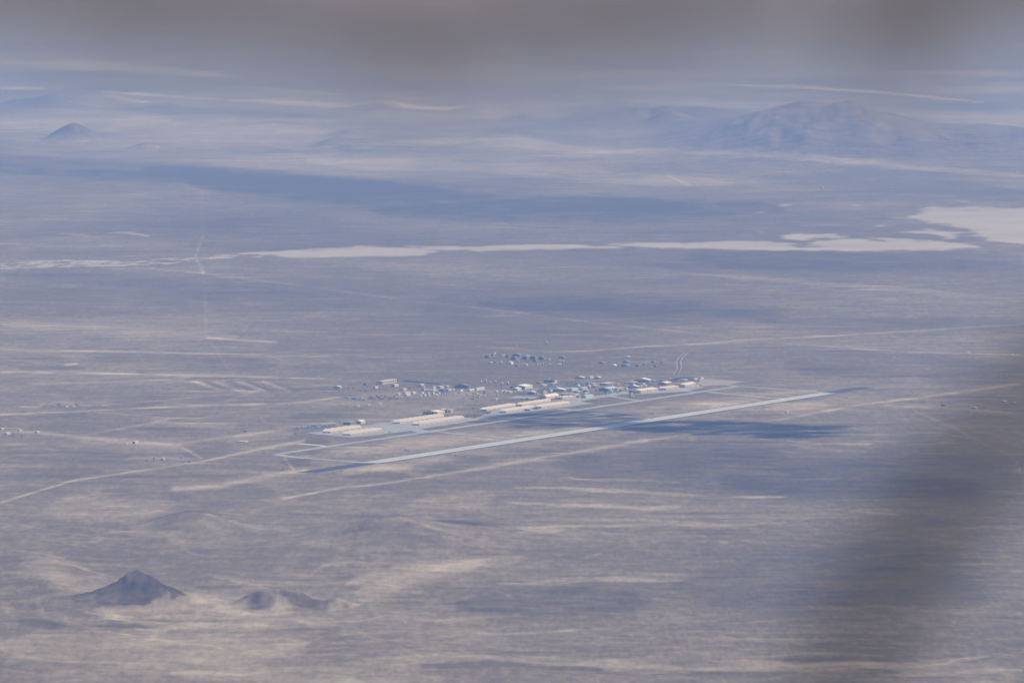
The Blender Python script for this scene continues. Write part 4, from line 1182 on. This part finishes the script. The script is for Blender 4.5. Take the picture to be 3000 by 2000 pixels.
# --- parked vehicles
def car_mesh(mt_, long=4.6, tall=1.5):
    b_ = MB()
    b_.box(-long / 2, long / 2, -.9, .9, .35, .35 + tall * .38)
    b_.prism([(-long * .42, .35 + tall * .38), (long * .22, .35 + tall * .38), (long * .1, .3 + tall), (-long * .32, .3 + tall)], -.78, .78, 'y')
    b_.v = [(x, y, z) for x, y, z in b_.v]
    for sx_ in (-1, 1):
        for sy_ in (-1, 1):
            b_.tube([(sx_ * long * .31, sy_ * .92, .33), (sx_ * long * .31, sy_ * .70, .33)], [.33, .33], 8)
    return b_.mesh("parked_car", mt_)
def van_mesh(mt_):
    b_ = MB()
    b_.prism([(-3.6, .5), (3.4, .5), (3.4, 1.5), (2.9, 2.9), (-3.6, 3.0)], -1.15, 1.15, 'y')
    for sx_ in (-1, 1):
        for sy_ in (-1, 1):
            b_.tube([(sx_ * 2.3, sy_ * 1.2, .45), (sx_ * 2.3, sy_ * .9, .45)], [.45, .45], 8)
    return b_.mesh("parked_truck", mt_)
cars = [car_mesh(M['carwhite']), car_mesh(M['carblue']), car_mesh(M['cargrey'], 5.2, 1.8)]
trucks = [van_mesh(M['carwhite']), van_mesh(M['carblue'])]
cn = ("white car parked in the yard left of the leftmost shelters", "dark blue car parked in the yard left of the leftmost shelters", "grey pickup sized car parked in the yard left of the leftmost shelters")
for r_ in range(6):
    xa, ya = 862 + r_ * 10, 1256 - r_ * 1.9
    for k in range(12):
        if random.random() < .12: continue
        px, py = xa + k * 6.1 - (5 - r_) * 0.3, ya - k * .28
        c = P(px, py)
        kd = random.choices((0, 1, 2), (.35, .35, .30))[0]
        o = link(bpy.data.objects.new("parked_car", cars[kd]))
        o.location = (c[0], c[1], .2); o.rotation_euler = (0, 0, ANG + math.pi / 2 + random.uniform(-.06, .06))
        tag(o, cn[kd], "car", "cars in the vehicle yard")
for k in range(20):
    px = 1011 + k * 3.1; py = 1166.5 + (px - 1011) * .09 + random.uniform(-1, 1)
    c = P(px, py); kd = random.choices((0, 1), (.55, .45))[0]
    o = link(bpy.data.objects.new("parked_truck", trucks[kd]))
    o.location = (c[0], c[1], .05); o.rotation_euler = (0, 0, ANG + random.uniform(-.3, .3))
    tag(o, ("white" if kd == 0 else "dark blue") + " truck in the line of trucks left of the dark trees", "truck", "trucks in a line by the trees")
for px, py, lb in ((934, 1261.5, "white truck alone left of the leftmost shelters"), (955, 1270, "white truck parked in front of the leftmost shelters' near end"), (1407, 1211, "white truck at the left corner of the central shelters"), (1130, 1234, "white truck behind the left end of the second hangar group"), (1620, 1121, "white truck beside the cream annex")):
    c = P(px, py)
    o = link(bpy.data.objects.new("parked_truck", trucks[0])); o.location = (c[0], c[1], .35); o.rotation_euler = (0, 0, ANG + .3)
    tag(o, lb, "truck")
for px, py, lb in ((1545, 1203.5, "dark truck in front of the front left central row"), (1569, 1199, "dark truck at the far end of the front left central row")):
    c = P(px, py)
    o = link(bpy.data.objects.new("parked_truck", trucks[1])); o.location = (c[0], c[1], .35); o.rotation_euler = (0, 0, ANG); o.scale = (2, 1.6, 1.3)
    tag(o, lb, "truck")

# --- trees of the base
def crown_mesh(seed):
    rr_ = random.Random(seed)
    b_ = MB()
    for k in range(110):
        a_, e_ = rr_.uniform(0, 6.283), rr_.uniform(-1, 1)
        q_ = rr_.uniform(.45, 1.0) * (1 + .35 * math.sin(a_ * 3 + seed))
        c_ = Vector((2.6 * q_ * math.cos(a_) * math.sqrt(1 - e_ * e_), 2.6 * q_ * math.sin(a_) * math.sqrt(1 - e_ * e_), 3.6 + 2.2 * q_ * e_))
        n_ = Vector((rr_.gauss(0, 1), rr_.gauss(0, 1), rr_.gauss(0, 1))).normalized()
        t_ = n_.orthogonal().normalized(); u_ = n_.cross(t_)
        d_ = rr_.uniform(.35, .75)
        b_.quad(c_ + t_ * d_, c_ + u_ * d_ * .6, c_ - t_ * d_, c_ - u_ * d_ * .6)
    return b_.mesh("crown", M['leaf'])
crowns = [crown_mesh(i) for i in range(3)]
trunk = MB().tube([(0, 0, -.3), (.05, 0, 1.4), (.1, .05, 3.2)], [.22, .17, .08], 6).mesh("trunk", M['bark'])
def tree(px, py, sc_, lb, gp):
    c = P(px, py)
    r_ = empty("broadleaf_tree", (c[0], c[1], 0), random.uniform(0, 6))
    r_.scale = (sc_ * 1.25, sc_ * 1.25, sc_)
    tag(r_, lb, "tree", gp)
    link(bpy.data.objects.new("trunk", trunk), r_)
    link(bpy.data.objects.new("crown", random.choice(crowns)), r_)
for k in range(26):
    tree(1078 + k * 3.5 + random.uniform(-1, 1), 1167 + random.uniform(-4.5, 4), random.uniform(.6, .95), "dark tree in the belt right of the line of trucks", "trees in the belt by the trucks")
for k in range(34):
    px = 1185 + k * 3.2
    tree(px, 1118.5 + (px - 1185) * .085 + random.uniform(-.6, .6), random.uniform(.55, .85), "dark tree in the long hedge behind the barracks", "trees in the hedge behind the barracks")
for px, py in ((978, 1142), (985, 1145.5), (993, 1149), (1004, 1152), (1015, 1153), (1025, 1153), (1067, 1149), (1072, 1149), (1090, 1144), (1100, 1143.5), (1112, 1141), (1120, 1142), (1128, 1141.5), (1035, 1141), (1047, 1144), (1055, 1146), (1140, 1149), (1150, 1148.5), (1010, 1139), (1020, 1140)):
    tree(px, py, random.uniform(.45, .8), "low dark tree scattered in the open ground left of the barracks", "trees left of the barracks")
for px, py in ((1425, 1211), (1430, 1213), (1426, 1214), (1436, 1212), (1385, 1200), (1393, 1199), (1399, 1198.5), (1528, 1172), (1540, 1173), (1545, 1172), (1562, 1173), (1400, 1208), (1370, 1222), (1380, 1220), (1390, 1218)):
    tree(px, py, random.uniform(.6, 1.0), "dark tree near the left end of the central shelter rows", "trees by the central shelters")
for px, py in ((1455, 1143), (1470, 1140), (1480, 1139), (1507, 1152), (1560, 1135), (1570, 1132), (1582, 1136), (1640, 1127), (1660, 1127), (1760, 1148), (1815, 1147), (1930, 1117), (1940, 1116), (1935, 1115), (1420, 1148), (1405, 1149)):
    tree(px, py, random.uniform(.5, .85), "dark tree standing between the buildings in the middle of the base", "trees between the base buildings")

# ------------------------------------------------------------------ clouds above the frame that shade parts of the plain
mc, tcl, bcl = newmat("cloud")
bcl.inputs["Base Color"].default_value = (0.9, 0.9, 0.9, 1)
ctc = tcl.nodes.new("ShaderNodeTexCoord")
cno = tcl.nodes.new("ShaderNodeTexNoise")
cno.inputs["Scale"].default_value = 0.011
cno.inputs["Detail"].default_value = 6
cno.inputs["Roughness"].default_value = 0.65
tcl.links.new(ctc.outputs["Object"], cno.inputs["Vector"])
cmr = tcl.nodes.new("ShaderNodeMapRange")
cmr.inputs[1].default_value = 0.30; cmr.inputs[2].default_value = 0.66
cmr.inputs[3].default_value = 0.10; cmr.inputs[4].default_value = 0.80
tcl.links.new(cno.outputs[0], cmr.inputs[0])
tcl.links.new(cmr.outputs[0], bcl.inputs["Alpha"])   # thin, ragged vapour
def cloud(poly, alt, lb, seed, dens=40, rmax=1.0):
    q = [P(*p) for p in poly]
    mnx, mxx = min(p[0] for p in q), max(p[0] for p in q)
    mny, mxy = min(p[1] for p in q), max(p[1] for p in q)
    rr_ = np.random.default_rng(seed)
    off = np.array((sdir[0], sdir[1])) / sdir[2] * alt
    b_ = MB()
    pts = []
    while len(pts) < dens:
        X_, Y_ = rr_.uniform(mnx, mxx, 400), rr_.uniform(mny, mxy, 400)
        ok = inpoly(X_, Y_, poly)
        pts += list(zip(X_[ok], Y_[ok]))
    pts = pts[:dens]
    size = math.sqrt((mxx - mnx) * (mxy - mny))
    for X_, Y_ in pts:
        r_ = size * rr_.uniform(.05, .11) * rmax
        ry_ = r_ * rr_.uniform(1.0, 1.8)
        n = len(b_.v)
        prof = [(math.cos(a_), math.sin(a_)) for a_ in np.linspace(-.6, 1.5, 6)]
        sg = 12
        ph = rr_.uniform(0, 6)
        for cr_, sr_ in prof:
            for k in range(sg):
                a_ = 6.2832 * k / sg
                w_ = 1 + .22 * math.sin(3 * a_ + ph) + .14 * math.sin(5 * a_ + 2 * ph)
                b_.v.append((X_ + off[0] + r_ * cr_ * w_ * math.cos(a_), Y_ + off[1] + ry_ * cr_ * w_ * math.sin(a_), alt + 0.35 * r_ * sr_))
        for i in range(len(prof) - 1):
            for k in range(sg):
                k2 = (k + 1) % sg
                b_.f.append((n + i * sg + k, n + i * sg + k2, n + (i + 1) * sg + k2, n + (i + 1) * sg + k))
        b_.f.append(tuple(n + k for k in range(sg))[::-1])
        e_ = n + (len(prof) - 1) * sg
        b_.f.append(tuple(e_ + k for k in range(sg)))
    o = b_.build("cloud", mc, None, True)
    tag(o, lb, "cloud", kind="structure")
cloud([(1375, 1229), (1450, 1216), (1600, 1204), (1720, 1202), (1800, 1211), (1880, 1222), (1925, 1233), (1800, 1246), (1700, 1257), (1540, 1255), (1440, 1243)], 3200, "cloud", 1, 105, .5)
cloud([(1720, 1246), (1960, 1234), (2150, 1233), (2330, 1241), (2440, 1248), (2560, 1255), (2500, 1268), (2440, 1284), (2300, 1287), (2130, 1276), (1900, 1266)], 3200, "cloud", 2, 170, .48)

# ------------------------------------------------------------------ things close to the lens on the summit: a pine bough and a dead sapling
def nearpt(px, py, d):
    v_ = Vector(((px - 1500.0) / F, -(py - 1000.0) / F, -1.0)) * d
    return Matrix.Rotation(math.pi / 2 - PIT, 3, 'X') @ v_ + Vector((0, 0, H))

def needle_mass(b_, samp, n, ln, wd, rr_):
    for k in range(n):
        c_ = samp(rr_)
        d_ = Vector((rr_.gauss(0, .6), rr_.gauss(0, .6), rr_.gauss(-.35, .5))).normalized()
        t_ = d_.cross(Vector((rr_.gauss(0, 1), rr_.gauss(0, 1), rr_.gauss(0, 1)))).normalized()
        L_ = ln * rr_.uniform(.6, 1.2)
        w2 = wd * rr_.uniform(.7, 1.3) / 2
        b_.quad(c_ - t_ * w2, c_ + t_ * w2, c_ + d_ * L_ + t_ * w2 * .3, c_ + d_ * L_ - t_ * w2 * .3)

DB = 6.6
EDGE = np.array([(-1500, 10), (-600, 20), (0, 45), (250, 65), (500, 100), (800, 125), (1000, 142), (1180, 178), (1330, 205), (1450, 152), (1560, 115),
                 (1700, 155), (1800, 175), (1900, 120), (2050, 105), (2250, 80), (2420, 95), (2560, 135), (2680, 180), (2760, 120), (2850, 60), (3000, 25), (3600, -40), (4500, -200)], float)
zt = height(np.array([-2.6]), np.array([DB]))[0]
pine = empty("pine_tree", (-2.6, DB, zt - 0.3))
tag(pine, "out of focus grey-brown pine bough hanging across the top of the view", "tree")
root_off = Vector((-2.6, DB, zt - 0.3))
tr = MB().tube([Vector((-2.6, DB, zt - .3)) - root_off, Vector((-2.62, DB, zt + 2)) - root_off, Vector((-2.55, DB, 1298)) - root_off, Vector((-2.5, DB + .1, 1301)) - root_off, Vector((-2.45, DB + .1, 1303.5)) - root_off], [.22, .19, .14, .09, .03], 12)
tr.build("trunk", M['bark'], pine, True)
pa = [Vector((-2.53, DB, 1299.9)), Vector((-1.5, DB, 1300.0)), nearpt(300, -420, DB), nearpt(1500, -400, DB), nearpt(2700, -430, DB), nearpt(3600, -520, DB), nearpt(4400, -700, DB)]
MB().tube([p - root_off for p in pa], [.05, .035, .02, .016, .012, .008, .004], 10).build("limb", M['bark'], pine, True)
rr_ = random.Random(3)
nm = MB()
def samp_b(r0):
    px = r0.uniform(-1200, 4200)
    ed = float(np.interp(px, EDGE[:, 0], EDGE[:, 1]))
    py = ed - 50 - abs(r0.gauss(0, 1)) * 230 + r0.gauss(0, 65)
    return nearpt(px, py, DB) + Vector((0, r0.gauss(0, .05), 0))
needle_mass(nm, samp_b, 17000, .035, .003, rr_)
nm.v = [tuple(Vector(p) - root_off) for p in nm.v]
nm.build("foliage", M['needle'], pine)
# the rest of the pine's crown, out of the picture
lm, fm = MB(), MB()
for k in range(14):
    z_ = 1296.5 + k * .48
    a_ = k * 2.4 + 1.2
    if math.cos(a_) > 0.2 and z_ < 1300.4: a_ += math.pi
    ln_ = max(.5, 2.4 - k * .13)
    p0 = Vector((-2.55, DB + .05, z_))
    p1 = p0 + Vector((math.cos(a_) * ln_ * .5, math.sin(a_) * ln_ * .5, .05))
    p2 = p0 + Vector((math.cos(a_) * ln_, math.sin(a_) * ln_, -.15))
    if p2.y < 3: continue
    lm.tube([p - root_off for p in (p0, p1, p2)], [.045, .03, .01], 8)
    def samp_c(r0, p0=p0, p2=p2):
        q_ = r0.uniform(.25, 1.0)
        return p0.lerp(p2, q_) - root_off + Vector((r0.gauss(0, .14), r0.gauss(0, .14), r0.gauss(0, .09)))
    needle_mass(fm, samp_c, 1500, .09, .006, rr_)
lm.build("branches", M['bark'], pine, True)
fm.build("foliage", M['needle'], pine)

DS = 5.8
zs = height(np.array([.07]), np.array([DS]))[0]
snag = empty("dead_sapling", (-.05, DS, zs - .1))
so = Vector((-.05, DS, zs - .1))
tag(snag, "blurred dark leaning sapling stem across the lower right of the view", "tree")
ax = [Vector((-.05, DS, zs - .1)), Vector((-.02, DS, zs + .7)), nearpt(2250, 2600, DS), nearpt(2370, 2200, DS), nearpt(2520, 1880, DS), nearpt(2660, 1600, DS), nearpt(2845, 1380, DS), nearpt(3065, 1140, DS), nearpt(3420, 850, DS), nearpt(3800, 300, DS), nearpt(4500, -1200, DS)]
MB().tube([p - so for p in ax], [.024, .020, .0135, .0150, .0162, .0165, .0162, .0152, .0125, .010, .004], 12).build("stem", M['deadbark'], snag, True)
tw = MB()
for k in range(9):
    p0 = nearpt(3420 + k * 110, 760 - k * 190, DS)
    a_ = k * 1.9
    tw.tube([p - so for p in (p0, p0 + Vector((.06 + .1 * abs(math.cos(a_)), .12 * math.sin(a_), .10)), p0 + Vector((.12 + .16 * abs(math.cos(a_)), .2 * math.sin(a_), .26)))], [.006, .004, .0015], 6)
tw.build("twigs", M['deadbark'], snag, True)

# ------------------------------------------------------------------ haze
hz = MB().box(-61000, 61000, -25000, 256000, -3, 1312)
mh = bpy.data.materials.new("haze")
mh.use_nodes = True
th = mh.node_tree
th.nodes.remove(th.nodes["Principled BSDF"])
vol = th.nodes.new("ShaderNodeVolumePrincipled")
vol.inputs["Color"].default_value = (*HAZE_COLOR, 1)
vol.inputs["Density"].default_value = HAZE_DENSITY
vol.inputs["Anisotropy"].default_value = 0.0
vol.inputs["Absorption Color"].default_value = (1, 1, 1, 1)
th.links.new(vol.outputs[0], th.nodes["Material Output"].inputs["Volume"])
ho = hz.build("haze", mh)
tag(ho, kind="stuff")
